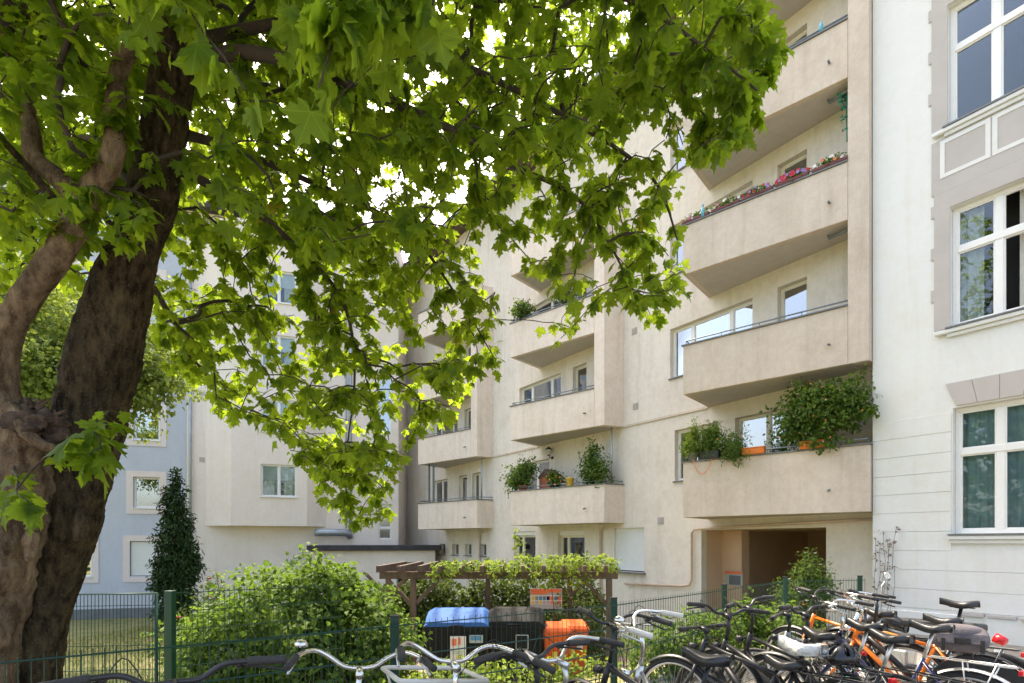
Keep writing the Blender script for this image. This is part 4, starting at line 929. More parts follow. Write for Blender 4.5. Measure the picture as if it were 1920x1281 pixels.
def gl(px, Y, z): p = XY(px, Y) - Vector((G1.x, G1.y, 0)); return Vector((p.x, p.y, z))
MB().tube([gl(60, 5.4, .1), gl(60, 5.4, zt), gl(293, 5.55, zt), gl(293, 5.55, .1), gl(60, 5.4, .1)], .02, 6).build('gate_frame', M_['greenmetal'], gt, True)
m = MB()
for i in range(1, 34): p = gl(60, 5.4, 0).lerp(gl(293, 5.55, 0), i / 34); m.tube([p + Vector((0, 0, .1)), p + Vector((0, 0, zt))], .0035, 4, False)
for z in (.3, .55, .8, 1.05, 1.3, zt - .12): m.tube([gl(60, 5.4, z), gl(293, 5.55, z)], .005, 4, False)
tag(m.build('wire_mesh', M_['greenmetal'], gt), kind='stuff')
p = gl(319, 5.55, 0); MB().box(p.x - .04, p.x + .04, p.y - .04, p.y + .04, -.1, zt + .03).build('gate_post', M_['greenmetal'], gt, bevel=.005)
MB().tube([gl(290, 5.5, zt - .55), gl(290, 5.44, zt - .55), gl(280, 5.44, zt - .55)], .009, 6).build('handle', M_['black'], gt, True)
q0, q1 = XY(325, 5.58), XY(640, 6.6)
fence_run('side_fence', 'thin green wire fence running from the gate post behind the big shrub', [(q0.x, q0.y), (q1.x, q1.y)], -.75, 1.08, [])
# railing by the yard ramp, seen through the fence
rl = thing('ramp_railing', 'grey bar railing beside the ramp behind the bins', 'railing', (1.5, 12.2, -1.2)); m = MB()
for i in range(26): m.tube([(i * .12, -.05 * i, .1), (i * .12, -.05 * i, 1.02)], .009, 5, False)
m.tube([(0, 0, 1.03), (3.0, -1.25, 1.03)], .018, 6).tube([(0, 0, .1), (3.0, -1.25, .1)], .014, 6).build('bars', M_['steelgrey'], rl, True)
MB().box(-.03, .03, -.03, .03, -.1, 1.1).build('post', M_['steelgrey'], rl); MB().box(2.97, 3.03, -1.28, -1.22, -.1, 1.1).build('post', M_['steelgrey'], rl)
# ================================================================ pergola
YD = -1.2; pg = thing('pergola', 'brown wooden pergola with slanted braces over the rubbish bins', 'pergola', (-.25, 11.0, YD))
ZB = P(930, 1072, 10.4).z - YD          # top of the long beams
def pgx(px, Y): return XY(px, Y).x + .25
def beam(name, a, b, wd, ht):
    a, b = Vector(a), Vector(b); d = b - a; L = d.length; mtx = Matrix.Translation(a) @ d.to_track_quat('X', 'Z').to_matrix().to_4x4()
    return MB().box(0, L, -wd / 2, wd / 2, -ht / 2, ht / 2, mtx).build(name, M_['wood'], pg, bevel=.006)
for yy, Y in ((-.6, 10.4), (1.2, 12.2)): beam('beam', (pgx(712, Y) , yy, ZB - .07), (pgx(1158, Y), yy, ZB - .07), .075, .14)
for px, Y in ((775, 10.4), (1142, 10.4), (728, 12.2), (915, 12.2), (1068, 12.2)):
    yy = Y - 11.0; x = pgx(px, Y); po = MB().box(x - .055, x + .055, yy - .05, yy + .05, -.05, ZB - .142).build('post', M_['wood'], pg, bevel=.008)
    if px in (775, 1142, 1068, 728):
        for s in (-1, 1):
            if (px == 1142 and s == 1): continue
            beam('brace', (x + s * .05, yy, ZB - .62), (x + s * .5, yy, ZB - .15), .06, .075)
for i in range(12):
    x = pgx(718, 10.4) + i * .385; beam('rafter', (x, -1.0, ZB + .066 + rnd.uniform(-.004, .004)), (x + rnd.uniform(-.02, .02), 1.55, ZB + .066), .07, .125)
vn = thing('climbing_vine', 'yellow-green climbing vine spreading over the pergola top', 'plant', (-.25, 11.0, YD))
stems('stems', (pgx(1068, 12.2), 1.1, 0), [(x, rnd.uniform(-.8, 1.2), ZB + .18) for x in (-1.2, -.6, 0, .5, 1.0, 1.6, 2.0)], .014, 'twig', vn, .3)
vl = [((-.9 + i * .36, rnd.uniform(-.8, .3), ZB + .10 + (.07 if i > 3 else 0)), (.34, .55, .12 + .03 * (i > 3))) for i in range(9)] + [((-1.1, -.75, ZB), (.3, .2, .2)), ((.1, -.75, ZB - .05), (.35, .2, .2)), ((.9, -.8, ZB - .08), (.4, .2, .22)), ((1.45, -.8, ZB - .1), (.3, .2, .25)), ((.45, .6, ZB + .45), (.1, .12, .35)), ((.35, .6, ZB + .7), (.07, .1, .2))]
blob_leaves('foliage', vl, 2000, .08, 'vine_leaf', vn, OVAL, 61, .3, .8, .25)
# ================================================================ bins
def big_bin(name, label, x, y, rz, lidmat, w_=1.22):
    t = thing(name, label, 'bin', (x, y, YD + .05), rz); h = 1.12
    b = MB(); D = .5; W = w_ / 2
    vs = [(-W + .07, -D + .1, .14), (W - .07, -D + .1, .14), (W - .07, D - .1, .14), (-W + .07, D - .1, .14), (-W, -D, h), (W, -D, h), (W, D, h), (-W, D, h)]
    b.add(vs, [(0, 3, 2, 1), (0, 1, 5, 4), (1, 2, 6, 5), (2, 3, 7, 6), (3, 0, 4, 7), (4, 5, 6, 7)])
    body = b.build('body', M_['binblack'], t, bevel=.03)
    rb = MB()
    for i in range(9):
        f = -1 + 2 * (i + .5) / 9; xa, xb = f * (W - .09), f * (W - .02)
        rb.add([(xa - .018, -D + .1 - .012, .2), (xa + .018, -D + .1 - .012, .2), (xb + .018, -D + .012 - .02, h - .12), (xb - .018, -D + .012 - .02, h - .12), (xa - .018, -D + .13, .2), (xa + .018, -D + .13, .2), (xb + .018, -D + .05, h - .12), (xb - .018, -D + .05, h - .12)], [(0, 1, 2, 3), (1, 5, 6, 2), (4, 0, 3, 7), (3, 2, 6, 7), (0, 4, 5, 1)])
    rb.build('ribs', M_['binblack'], body); MB().box(-W - .03, W + .03, -D - .03, D + .03, h - .03, h + .035).build('rim', M_['binblack'], body, bevel=.015)
    l_ = MB(); n = 8
    for i in range(n + 1):
        a = i / n; yy = -D - .02 + a * (2 * D + .02); zz = h + .04 + .26 * math.sin(min(1, .15 + a * .95) * math.pi * .62)
        for xx in (-W, -W + .1, W - .1, W): l_.v.append((xx, yy, zz - (.06 if abs(xx) == W else 0)))
    k = 4
    for i in range(n):
        for j in range(3): a = i * k + j; l_.f.append((a, a + 1, a + 1 + k, a + k))
    fr = [len(l_.v) + i for i in range(4)]; l_.v += [(-W, -D - .02, h + .037), (W, -D - .02, h + .037), (W, D, h + .037), (-W, D, h + .037)]
    l_.f += [(fr[0], fr[1], 3, 2, 1, 0), (fr[2], fr[3], n * k, n * k + 1, n * k + 2, n * k + 3), tuple([fr[3], fr[0]] + [i * k for i in range(n + 1)]), tuple([fr[1], fr[2]] + [i * k + 3 for i in range(n, -1, -1)])]
    lid = l_.build('lid', M_[lidmat], t, bevel=.012); MB().tube([(-.12, -D - .035, h + .06), (-.12, -D - .06, h + .06), (.12, -D - .06, h + .06), (.12, -D - .035, h + .06)], .014, 6).build('handle', M_['binblack'], lid, True)
    for sx in (-1, 1):
        for sy in (-1, 1):
            wh = MB().tube([(sx * (W - .16) - .03, sy * .33, .085), (sx * (W - .16) + .03, sy * .33, .085)], .085, 14).build('wheel', M_['rubber'], t, True); MB().box(sx * (W - .16) - .045, sx * (W - .16) + .045, sy * .33 - .02, sy * .33 + .02, .08, .16).build('fork', M_['steelgrey'], wh)
        MB().tube([(sx * W, -.1, h - .02), (sx * (W + .07), -.1, h - .02)], .03, 10).build('trunnion', M_['steelgrey'], t, True)
    return t
def panel(name, m, parent, x0, x1, y, z0, z1): return MB().box(x0, x1, y - .004, y, z0, z1).build(name, M_[m], parent)
def text(name, body, size, m, parent, loc, rx=90):
    cu = bpy.data.curves.new(name, 'FONT'); cu.body = body; cu.size = size; cu.align_x = 'CENTER'; cu.align_y = 'CENTER'; cu.extrude = .001
    tmp = bpy.data.objects.new(name, cu); C.objects.link(tmp); dg = bpy.context.evaluated_depsgraph_get(); me = bpy.data.meshes.new_from_object(tmp.evaluated_get(dg)); bpy.data.objects.remove(tmp)
    me.materials.clear(); me.materials.append(M_[m]); o = link(name, me, parent); o.location = loc; o.rotation_euler = (R(rx), 0, 0); return o
x = XY(855, 10.3).x; bb = big_bin('paper_bin', 'black wheeled bin with blue lid under the pergola', x, 10.75, R(2), 'binblue')
lb = panel('sticker', 'paperwhite', bb, -.12, .18, -.535, .38, .98); panel('sticker_print', 'printorange', lb, -.09, .0, -.541, .80, .93); panel('sticker_print', 'printorange', lb, .03, .08, -.541, .82, .95); panel('sticker_print', 'printyellow', lb, .0, .05, -.541, .46, .62); panel('sticker_print', 'printgrey', lb, -.09, .13, -.541, .68, .70); panel('sticker_print', 'printgrey', lb, -.09, .11, -.541, .645, .66); panel('sticker_print', 'printorange', lb, -.12, .18, -.541, .381, .40)
l2 = panel('sticker', 'printgrey', bb, .24, .5, -.54, .85, 1.0); panel('sticker_print', 'printblue', l2, .27, .47, -.546, .90, .985)
pr = MB().add([(-.6, -.05, 1.36), (-.02, -.3, 1.40), (.45, -.05, 1.44), (.45, .3, 1.46), (-.58, .3, 1.40)], [(0, 1, 2, 3, 4)])
x = XY(968, 10.4).x; bk = big_bin('residual_bin', 'black wheeled bin with black lid right of the blue-lidded bin', x, 10.9, R(-3), 'binblack', 1.12)
lg = panel('logo_plate', 'paperwhite', bk, .02, .26, -.525, .70, .98); panel('logo_field', 'binblack', lg, .032, .248, -.531, .712, .968); text('logo_letters', 'BS', .13, 'paperwhite', lg, (.125, -.533, .885)); text('logo_letters', 'R', .13, 'paperwhite', lg, (.19, -.533, .785))
def small_bin(name, label, x, y, rz):
    t = thing(name, label, 'bin', (x, y, YD + .05), rz); h = .98; b = MB()
    b.add([(-.2, -.25, .05), (.2, -.25, .05), (.2, .25, .1), (-.2, .25, .1), (-.28, -.34, h), (.28, -.34, h), (.28, .34, h), (-.28, .34, h)], [(0, 3, 2, 1), (0, 1, 5, 4), (1, 2, 6, 5), (2, 3, 7, 6), (3, 0, 4, 7), (4, 5, 6, 7)])
    body = b.build('body', M_['binorange'], t, bevel=.025); r = MB()
    for i in range(5): f = -.8 + i * .4; r.add([(f * .2 - .012, -.262, .12), (f * .2 + .012, -.262, .12), (f * .27 + .012, -.347, h - .1), (f * .27 - .012, -.347, h - .1)], [(0, 1, 2, 3)])
    r.build('ribs', M_['binorange'], body); MB().box(-.3, .3, -.36, .36, h - .02, h + .03).build('rim', M_['binorange'], body, bevel=.012)
    l_ = MB(); l_.add([(-.29, -.37, h + .032), (.29, -.37, h + .032), (.29, .36, h + .032), (-.29, .36, h + .032), (-.25, -.32, h + .10), (.25, -.32, h + .10), (.24, .3, h + .14), (-.24, .3, h + .14)], [(0, 1, 5, 4), (1, 2, 6, 5), (2, 3, 7, 6), (3, 0, 4, 7), (4, 5, 6, 7)])
    l_.build('lid', M_['binorange'], t, bevel=.012)
    for s in (-1, 1): MB().tube([(s * .24, .27, .1), (s * .29, .27, .1)], .1, 16).build('wheel', M_['rubber'], t, True)
    panel('label', 'printyellow', t, -.1, .0, -.35, .5, .62); panel('label', 'paperwhite', t, .05, .18, -.352, .62, .72); return t
small_bin('recycling_bin', 'orange wheeled bin beside the black bin, left of the two orange ones', XY(1040, 10.6).x, 10.9, R(8)); small_bin('recycling_bin', 'orange wheeled bin at the pergola end, right of the two orange ones', XY(1079, 10.9).x, 11.2, R(-4))
sg = thing('recycling_sign', 'white sign board with orange header and coloured blocks hung above the bins', 'sign', (XY(1024, 12.1).x, 12.1, P(1024, 1142, 12.1).z))
bd = MB().box(-.36, .36, 0, .02, 0, .46).build('board', M_['printgrey'], sg); hd_ = panel('print', 'printorange', bd, -.35, .34, -.001, .37, .45); panel('print', 'printorange', bd, -.35, .02, -.0055, .33, .368)
panel('print', 'paperwhite', bd, -.35, .35, -.001, .10, .31)
for i, mm in enumerate(('printyellow', 'printgreen', 'printblue', 'printblue', 'binblack', 'printorange', 'printblue', 'printorange')): panel('print', mm, bd, -.33 + i * .085, -.26 + i * .085, -.006, .2, .285)
for i, mm in enumerate(('printyellow', 'printgrey', 'printyellow', 'printgrey', 'printgrey', 'printorange', 'printgrey', 'printorange')): panel('print', mm, bd, -.33 + i * .085, -.26 + i * .085, -.006, .11, .18)
for s in (-.33, .31): MB().box(s, s + .025, .021, .05, -1.2, .4).build('sign_post', M_['steelgrey'], sg)
# notice in the passage
nz = FM.w(PX0 + 1.0, .93); nb_ = thing('notice_board', 'small notice with orange header on the passage pier', 'sign', (0, 0, 0)); p = FM.w(FM.l(1376, .88), .86, FM.z(1376, 1098, .86)); nb_.location = p; nb_.rotation_euler = (0, 0, FM.a)
bd = MB().box(-.25, .25, 0, .015, 0, .38).build('board', M_['printgrey'], nb_); panel('print', 'printorange', bd, -.24, .24, -.001, .29, .37); panel('print', 'plinth', bd, -.12, .2, -.001, .02, .26)
# ================================================================ things on the balconies
def hw(x, y, z): return FM.w(x, y, z)
def pot_plant(name, label, x, y, z, r, h, potm, ells, n, size, matn, seed, leaf=OVAL, flowers=None, group=None, box=None):
    t = thing(name, label, 'plant', hw(x, y, z), FM.a, group)
    if box: MB().box(-box / 2, box / 2, -.09, .09, 0, h).build('planter', M_[potm], t, bevel=.012)
    elif potm: MB().lathe([(0, 0), (r * .72, 0), (r * .95, h * .85), (r * 1.05, h * .86), (r * 1.05, h), (r * .85, h), (r * .8, h * .9), (0, h * .9)], 16).build('pot', M_[potm], t, True)
    stems('stems', (0, 0, h * .8), [Vector(e[0]) + Vector((rnd.uniform(-.6, .6) * e[1][0], 0, rnd.uniform(0, .6) * e[1][2])) for e in ells for _ in range(5)], .007, 'twig', t, .04)
    blob_leaves('foliage', ells, n, size, matn, t, leaf, seed, .25, .5, .5)
    rg = random.Random(seed)
    for mname, k, fr in (flowers or []):
        for _ in range(k):
            e = rg.choice(ells); d = Vector((rg.gauss(0, 1), -abs(rg.gauss(0, 1)), rg.gauss(0, 1))).normalized(); p = Vector(e[0]) + Vector((d.x * e[1][0], d.y * e[1][1], d.z * e[1][2])) * 1.02; fm = MB()
            for a in range(5): q = a * 1.257; fm.add([p, p + Vector((math.cos(q), -.35, math.sin(q))) * fr, p + Vector((math.cos(q + .6), -.5, math.sin(q + .6))) * fr * 1.1, p + Vector((math.cos(q + 1.2), -.35, math.sin(q + 1.2))) * fr], [(0, 1, 2, 3)])
            fm.build('flower', M_[mname], t)
    return t
def along(mi, f, k, inset=.06):
    b, P0, P1, top = BAL[mi, k]; p = P0.lerp(P1, f); d = (P1 - P0).normalized(); n_ = Vector((-d.y, d.x)); p = p + n_ * inset; return p.x, p.y, top + .031
RX, RY, RZ = along(0, .72, 0, .2)
pot_plant('fuchsia_bush', 'big leafy bush with reddish blossoms overhanging the lowest right balcony', RX, RY, RZ, .2, .22, 'planterdark', [((0, 0, .75), (.62, .45, .55)), ((.45, -.05, .7), (.5, .4, .5)), ((-.35, -.05, .5), (.4, .35, .45)), ((.75, 0, .85), (.3, .3, .45)), ((.1, 0, 1.05), (.45, .3, .3)), ((1.0, -.1, .55), (.18, .15, .1)), ((.2, -.2, .15), (.5, .15, .22))], 5600, .08, 'shrub_leaf', 71, flowers=[('petal_orange', 16, .014), ('petal_pink', 10, .013)])
for f, lab, sd_, ee in ((.06, 'pale herb in a grey pot at the left end of the lowest right balcony', 72, [((0, 0, .32), (.24, .2, .24)), ((.05, 0, .6), (.12, .1, .3))]), (.17, 'bushy green herb in a black box beside the pale herb, lowest right balcony', 73, [((0, 0, .35), (.36, .25, .33)), ((.1, -.05, .55), (.24, .18, .25))]), (.29, 'trailing herb with yellow flowers hanging over the lowest right balcony edge', 74, [((0, 0, .28), (.38, .25, .27)), ((.15, -.12, .08), (.3, .16, .26))])):
    x_, y_, z_ = along(0, f, 0, .03); pot_plant('balcony_herb', lab, x_, y_, z_, .12, .17, 'steelgrey' if sd_ == 72 else 'planterdark', ee, 2200, .06, 'vine_leaf' if sd_ == 72 else 'shrub_leaf', sd_, SLIM, [('petal_orange', 3, .02)] if sd_ == 74 else None, box=None if sd_ == 72 else .5)
for f, lab in ((.43, 'orange planter box left of the balcony bush'), (.74, 'yellow-orange planter box under the balcony bush')):
    x_, y_, z_ = along(0, f, 0, .0); t = thing('planter_box', lab, 'planter', hw(x_, y_, z_), FM.a + R(13.5)); MB().box(-.22, .22, -.08, .08, .0, .13).build('box', M_['planterorange'], t, bevel=.01); rb = MB()
    for i in range(10): rb.box(-.21 + i * .043, -.195 + i * .043, -.088, -.0805, .015, .12)
    rb.box(-.23, .23, -.09, .09, .131, .145).build('ribs', M_['planterorange'], t); MB().box(-.2, .2, -.06, .06, .146, .15).build('soil', M_['soil'], t)
b_, P0, P1, top = BAL[0, 0]; p0, p1 = P0.lerp(P1, .07), P0.lerp(P1, .19); d = (P1 - P0).normalized(); nn = Vector((d.y, -d.x)) * .05
ck = thing('orange_cord', 'orange cord looped over the front of the lowest right balcony', 'cord', hw(p0.x, p0.y, top)); ck.rotation_euler = (0, 0, FM.a); pts = []
for i in range(13):
    f = i / 12; q = p0.lerp(p1, f) + nn - p0; pts.append((q.x, q.y, .05 - .34 * math.sin(math.pi * f) ** .7))
MB().tube(pts, .008, 6).build('loop', M_['cord'], ck, True)
# middle stack, lowest balcony
for f, lab, ee, n_, flo in ((.10, 'large round potted bush at the left end of the lowest middle balcony', [((0, 0, .55), (.55, .45, .45)), ((-.3, -.1, .4), (.4, .35, .4)), ((.25, 0, .75), (.3, .3, .25))], 3000, None), (.45, 'small potted plant with orange flowers on the lowest middle balcony', [((0, 0, .35), (.25, .2, .25)), ((.2, 0, .25), (.2, .2, .18))], 900, [('petal_orange', 8, .03)]), (.83, 'tall tomato-like plants at the right end of the lowest middle balcony', [((0, 0, .5), (.35, .3, .5)), ((.35, 0, .4), (.35, .3, .42)), ((.1, 0, 1.0), (.2, .2, .35))], 2600, None)):
    x_, y_, z_ = along(1, f, 0, .22); pot_plant('balcony_plant', lab, x_, y_, z_ - .02, .16, .18, 'terracotta' if f < .2 else 'planterdark', ee, int(n_ * .6), .085, 'shrub_leaf', int(f * 100) + 80, OVAL, flo)
x_, y_, z_ = along(1, .66, 0, .04); t = thing('yellow_pot', 'small yellow pot on the middle of the lowest middle balcony rail', 'pot', hw(x_, y_, z_)); MB().lathe([(0, 0), (.09, 0), (.12, .22), (.13, .22), (.13, .25), (.1, .25), (.1, .2), (0, .2)], 14).build('pot_body', M_['printyellow'], t, True)
x_, y_, z_ = along(1, .33, 0, .6); t = thing('garden_cupboard', 'brown wooden cupboard with pitched top on the lowest middle balcony', 'cupboard', hw(x_, y_, 2.38), FM.a); MB().prism([(-.3, -.2), (.3, -.2), (.3, .2), (-.3, .2)], 0, 1.35).build('cabinet', M_['terracotta'], t); MB().add([(-.34, -.22, 1.352), (.34, -.22, 1.352), (.34, .22, 1.352), (-.34, .22, 1.352), (0, -.22, 1.6), (0, .22, 1.6)], [(0, 1, 4), (3, 5, 2), (0, 4, 5, 3), (1, 2, 5, 4)]).build('lid', M_['wood'], t)
t = thing('wall_lantern', 'black wall lantern beside the lowest middle balcony door', 'lamp', hw(FM.l(1036), -.02, FM.z(1036, 852)), FM.a)
MB().tube([(0, .015, -.12), (0, -.1, -.12), (0, -.14, -.06)], .014, 6).tube([(0, .018, -.12), (0, -.01, -.12)], .05, 10).build('arm', M_['lampmetal'], t, True); MB().lathe([(.05, -.04), (.10, .14)], 6, Matrix.Translation((0, -.15, 0))).build('glass', M_['lampglass'], t); MB().lathe([(.13, .14), (.12, .16), (.03, .23), (.0, .25)], 6, Matrix.Translation((0, -.15, 0))).lathe([(0, -.06), (.055, -.06), (.055, -.035), (0, -.035)], 6, Matrix.Translation((0, -.15, 0))).build('cap', M_['lampmetal'], t)
# flower boxes on the third right balcony, plants higher in the middle stack
for i in range(5):
    x_, y_, z_ = along(0, .08 + i * .185, 2, .05); lab = ['white and pink blossoms in the leftmost flower box of the upper right balcony', 'white flowers in the second flower box of the upper right balcony', 'red and violet petunias in the middle flower box of the upper right balcony', 'red geraniums and lilac flowers in the fourth flower box of the upper right balcony', 'sparse flowers in the rightmost flower box of the upper right balcony'][i]
    fl = [[('petal_white', 10, .025), ('petal_pink', 6, .025)], [('petal_white', 10, .03), ('petal_pink', 6, .03)], [('petal_red', 7, .028), ('petal_violet', 8, .028)], [('petal_red', 18, .035), ('petal_violet', 16, .03)], [('petal_white', 5, .03), ('petal_orange', 4, .03)]][i]
    t = pot_plant('flower_box', lab, x_, y_, z_, 0, .07, 'planterred', [((0, 0, .11), (.3, .1, .09))], 330, .05, 'pot_leaf', 90 + i, OVAL, fl, box=.6); t.rotation_euler = (0, 0, FM.a + R(13.5))
x_, y_, z_ = along(0, .13, 2, -.02); t = thing('blue_bottle', 'blue spray bottle standing between the flower boxes', 'bottle', hw(x_, y_, z_)); MB().lathe([(0, 0), (.04, 0), (.04, .16), (.015, .2), (.015, .25), (.02, .25), (.02, .28), (0, .28)], 12).build('flask', M_['bottle'], t, True)
x_, y_, z_ = along(0, .78, 3, .0); t = thing('blue_bottle', 'small blue bottle on the rail of the top right balcony', 'bottle', hw(x_, y_, z_)); MB().lathe([(0, 0), (.04, 0), (.04, .13), (.015, .17), (.015, .2), (0, .2)], 12).build('flask', M_['bottle'], t, True)
x_, y_, z_ = along(0, .86, 2, .25); t = thing('green_garland', 'green cloth garland hanging under the soffit by the fin', 'garland', hw(x_, y_, SOF[3])); g = MB(); rg = random.Random(4)
for i in range(60): p = Vector((rg.gauss(0, .07) + .1, rg.gauss(0, .03), -abs(rg.gauss(0, .28)))); g.add([p, p + Vector((rg.uniform(-.06, .06), -.02, -.08)), p + Vector((rg.uniform(-.06, .06), .02, -.05))], [(0, 1, 2)])
g.tube([(.1, 0, 0), (.12, 0, -.5), (.13, 0, -1.0)], .012, 5).build('strands', M_['greencloth'], t)
for f, lab, sd_ in ((.12, 'leafy potted plant at the left end of the third middle balcony', 101), (.6, 'dark spiky potted plant on the third middle balcony', 102)):
    x_, y_, z_ = along(1, f, 2, .12); pot_plant('balcony_plant', lab, x_, y_, z_, .14, .16, 'planterdark', [((0, 0, .35), (.38, .3, .3))], 1100, .08, 'pot_leaf', sd_, SLIM if sd_ == 102 else OVAL)
# ================================================================ bicycles
WR = .345
def wheel_meshes():
    out = {}
    for key, (tr, rimm) in {'city': (.021, 'alu'), 'fat': (.027, 'black'), 'slim': (.017, 'alu')}.items():
        t = MB().torus((0, 0, 0), (0, 1, 0), WR - tr, tr, 48, 8); me = bpy.data.meshes.new('tyre'); me.from_pydata(t.v, [], t.f); me.materials.append(M_['rubber']); me.shade_smooth()
        r = MB(); Rr = WR - tr * 2 + .004
        for a, b_ in ((Rr, -.012), (Rr, .012)): pass
        pr = [(Rr, -.012), (Rr, .012), (Rr - .016, .009), (Rr - .016, -.009), (Rr, -.012)]; n = 48; vs = []; fs = []
        for k in range(n):
            a = 6.28318 * k / n
            for q in pr[:4]: vs.append((q[0] * math.cos(a), q[1], q[0] * math.sin(a)))
        for k in range(n):
            for j in range(4): fs.append((k * 4 + j, k * 4 + (j + 1) % 4, ((k + 1) % n) * 4 + (j + 1) % 4, ((k + 1) % n) * 4 + j))
        rm = bpy.data.meshes.new('rim'); rm.from_pydata(vs, [], fs); rm.materials.append(M_[rimm]); rm.shade_smooth()
        s = MB()
        for k in range(28):
            a = 6.28318 * k / 28; b2 = a + (.45 if k % 4 < 2 else -.45); y = .03 if k % 2 else -.03
            s.tube([(.02 * math.cos(b2), y, .02 * math.sin(b2)), ((Rr - .012) * math.cos(a), 0, (Rr - .012) * math.sin(a))], .0014, 3, False)
        s.tube([(0, -.04, 0), (0, .04, 0)], .022, 10).tube([(0, -.065, 0), (0, .065, 0)], .008, 6)
        sp = bpy.data.meshes.new('spokes'); sp.from_pydata(s.v, [], s.f); sp.materials.append(M_['alu']); sp.shade_smooth()
        out[key] = (me, rm, sp)
    return out
WM = wheel_meshes()
def saddle_mesh(long=.27, wide=.17, m='saddle'):
    mb = MB(); n = 12; prof = []
    for i in range(n + 1):
        t = i / n; x = -long * .45 + long * t; w_ = wide / 2 * (math.sin(min(1, t * 2.2 + .25) * 1.57) if t < .35 else max(.17, 1 - ((t - .35) / .65) ** .75 * .82)); z = .012 * math.cos(t * 6.28) + .01 * t
        ring = []
        for k in range(9):
            a = math.pi * k / 8; ring.append((x, w_ * math.cos(a), z + .028 * math.sin(a) ** .6 if 0 < k < 8 else z - .03))
        prof.append(ring)
    for r in prof: mb.v += r
    for i in range(n):
        for k in range(8): a = i * 9 + k; mb.f.append((a, a + 1, a + 10, a + 9))
        mb.f.append((i * 9 + 8, i * 9, i * 9 + 9, i * 9 + 17))
    mb.f.append(tuple(range(9))); mb.f.append(tuple(range(n * 9, n * 9 + 9))[::-1]); return mb
def bike(label, px, py, head, bar_h=1.06, frame='diamond', col='black', bars='city', barm='chrome', gripm='grip', sadm='saddle', sad_h=.98, sadw=.19, mud=None, rack=False, steer=0, wheel='city', lean=4, bell=False, tray=False, light=True, basket=None, stem_x=.40, cover=None, guard=None, scale=1.0):
    Y = (EYE - bar_h) * FPX / (py - HZ) ; s3 = XY(px, Y); a = R(head)
    o = thing('bicycle', label, 'bicycle', (0, 0, 0), a, 'bicycles parked along the fence')
    off = Vector((math.cos(a) * stem_x, math.sin(a) * stem_x, 0)); o.location = (s3.x - off.x, s3.y - off.y, .004); o.rotation_euler = (R(lean), 0, a)
    cm = M_[col]; HT_, HB = Vector((.405, 0, .86)), Vector((.455, 0, .69)); BB = Vector((0, 0, .28)); ST = Vector((-.16, 0, .74)); RA = Vector((-.44, 0, WR)); FA_ = Vector((.64, 0, WR)); SD = Vector((-.215, 0, sad_h))
    f = MB()
    if frame == 'diamond':
        f.tube([HT_ - Vector((0, 0, .03)), ST + Vector((.012, 0, -.03))], .016, 8).tube([HB + Vector((0, 0, .03)), BB], .02, 8)
    elif frame == 'mtb':
        f.tube([HT_ - Vector((0, 0, .03)), ST + Vector((.03, 0, -.13))], .021, 8).tube([HB + Vector((0, 0, .03)), BB], .027, 8)
    else:
        f.tube([HB + Vector((-.01, 0, .05)), Vector((.2, 0, .42)), BB + Vector((-.03, 0, .02))], .02, 8).tube([HT_ + Vector((.0, 0, -.04)), Vector((.17, 0, .56)), Vector((-.06, 0, .45))], .015, 8)
    f.tube([BB, ST], .016, 8).tube([HB, HT_], .021, 8).tube([BB - Vector((0, .035, 0)), BB + Vector((0, .035, 0))], .024, 10)
    for y in (-.05, .05): f.tube([BB + Vector((0, y * .5, 0)), Vector((-.2, y, .31)), RA + Vector((0, y * 1.15, 0))], .010, 6).tube([ST + Vector((0, y * .3, -.03)), RA + Vector((0, y * 1.15, 0))], .008, 6)
    f.build('frame', cm, o, True)
    # everything that turns with the handlebar
    fr = bpy.data.objects.new('steering', None)
    axis = (HT_ - HB).normalized(); Rm = Matrix.Translation(HB) @ Matrix.Rotation(R(steer), 4, axis) @ Matrix.Translation(-HB)
    fk = MB(); st_top = Vector((stem_x, 0, bar_h - .03))
    for y in (-.055, .055): fk.tube([HB + Vector((.0, y * .7, -.02)), HB + Vector((.03, y, -.12)), FA_ + Vector((0, y, 0))], [.014, .013, .009], 7)
    fk.tube([HB + Vector((0, -.05, -.02)), HB + Vector((0, .05, -.02))], .015, 7)
    def mv(mb): mb.v = [tuple(Rm @ Vector(p)) for p in mb.v]; return mb
    mv(fk).build('fork', cm if frame != 'mtb' else M_['black'], o, True)
    mv(MB().tube([HT_, st_top + Vector((-.01, 0, -.06)), st_top + Vector((.005, 0, 0))], .014, 8).tube([st_top + Vector((-.02, 0, 0)), st_top + Vector((.05, 0, .02))], .019, 8)).build('stem', M_[barm], o, True)
    c = st_top + Vector((.045, 0, .025))
    if bars == 'city': half = [(0, 0, 0), (.02, .07, .005), (.05, .15, .05), (.03, .22, .075), (-.07, .285, .065), (-.20, .315, .045)]; gs = 4
    elif bars == 'riser': half = [(0, 0, 0), (.0, .08, .0), (.0, .15, .04), (-.02, .22, .05), (-.05, .36, .045)]; gs = 3
    else: half = [(0, 0, 0), (.0, .1, .0), (-.01, .2, .003), (-.03, .36, .005)]; gs = 2
    pts = [c + Vector((x, -y, z)) for x, y, z in half[::-1]] + [c + Vector(h) for h in half[1:]]
    cp_ = [Vector(q) for q in catmull([tuple(p) for p in pts], 4)]
    hb = mv(MB().tube(cp_, .0112, 8)).build('handlebar', M_[barm], o, True)
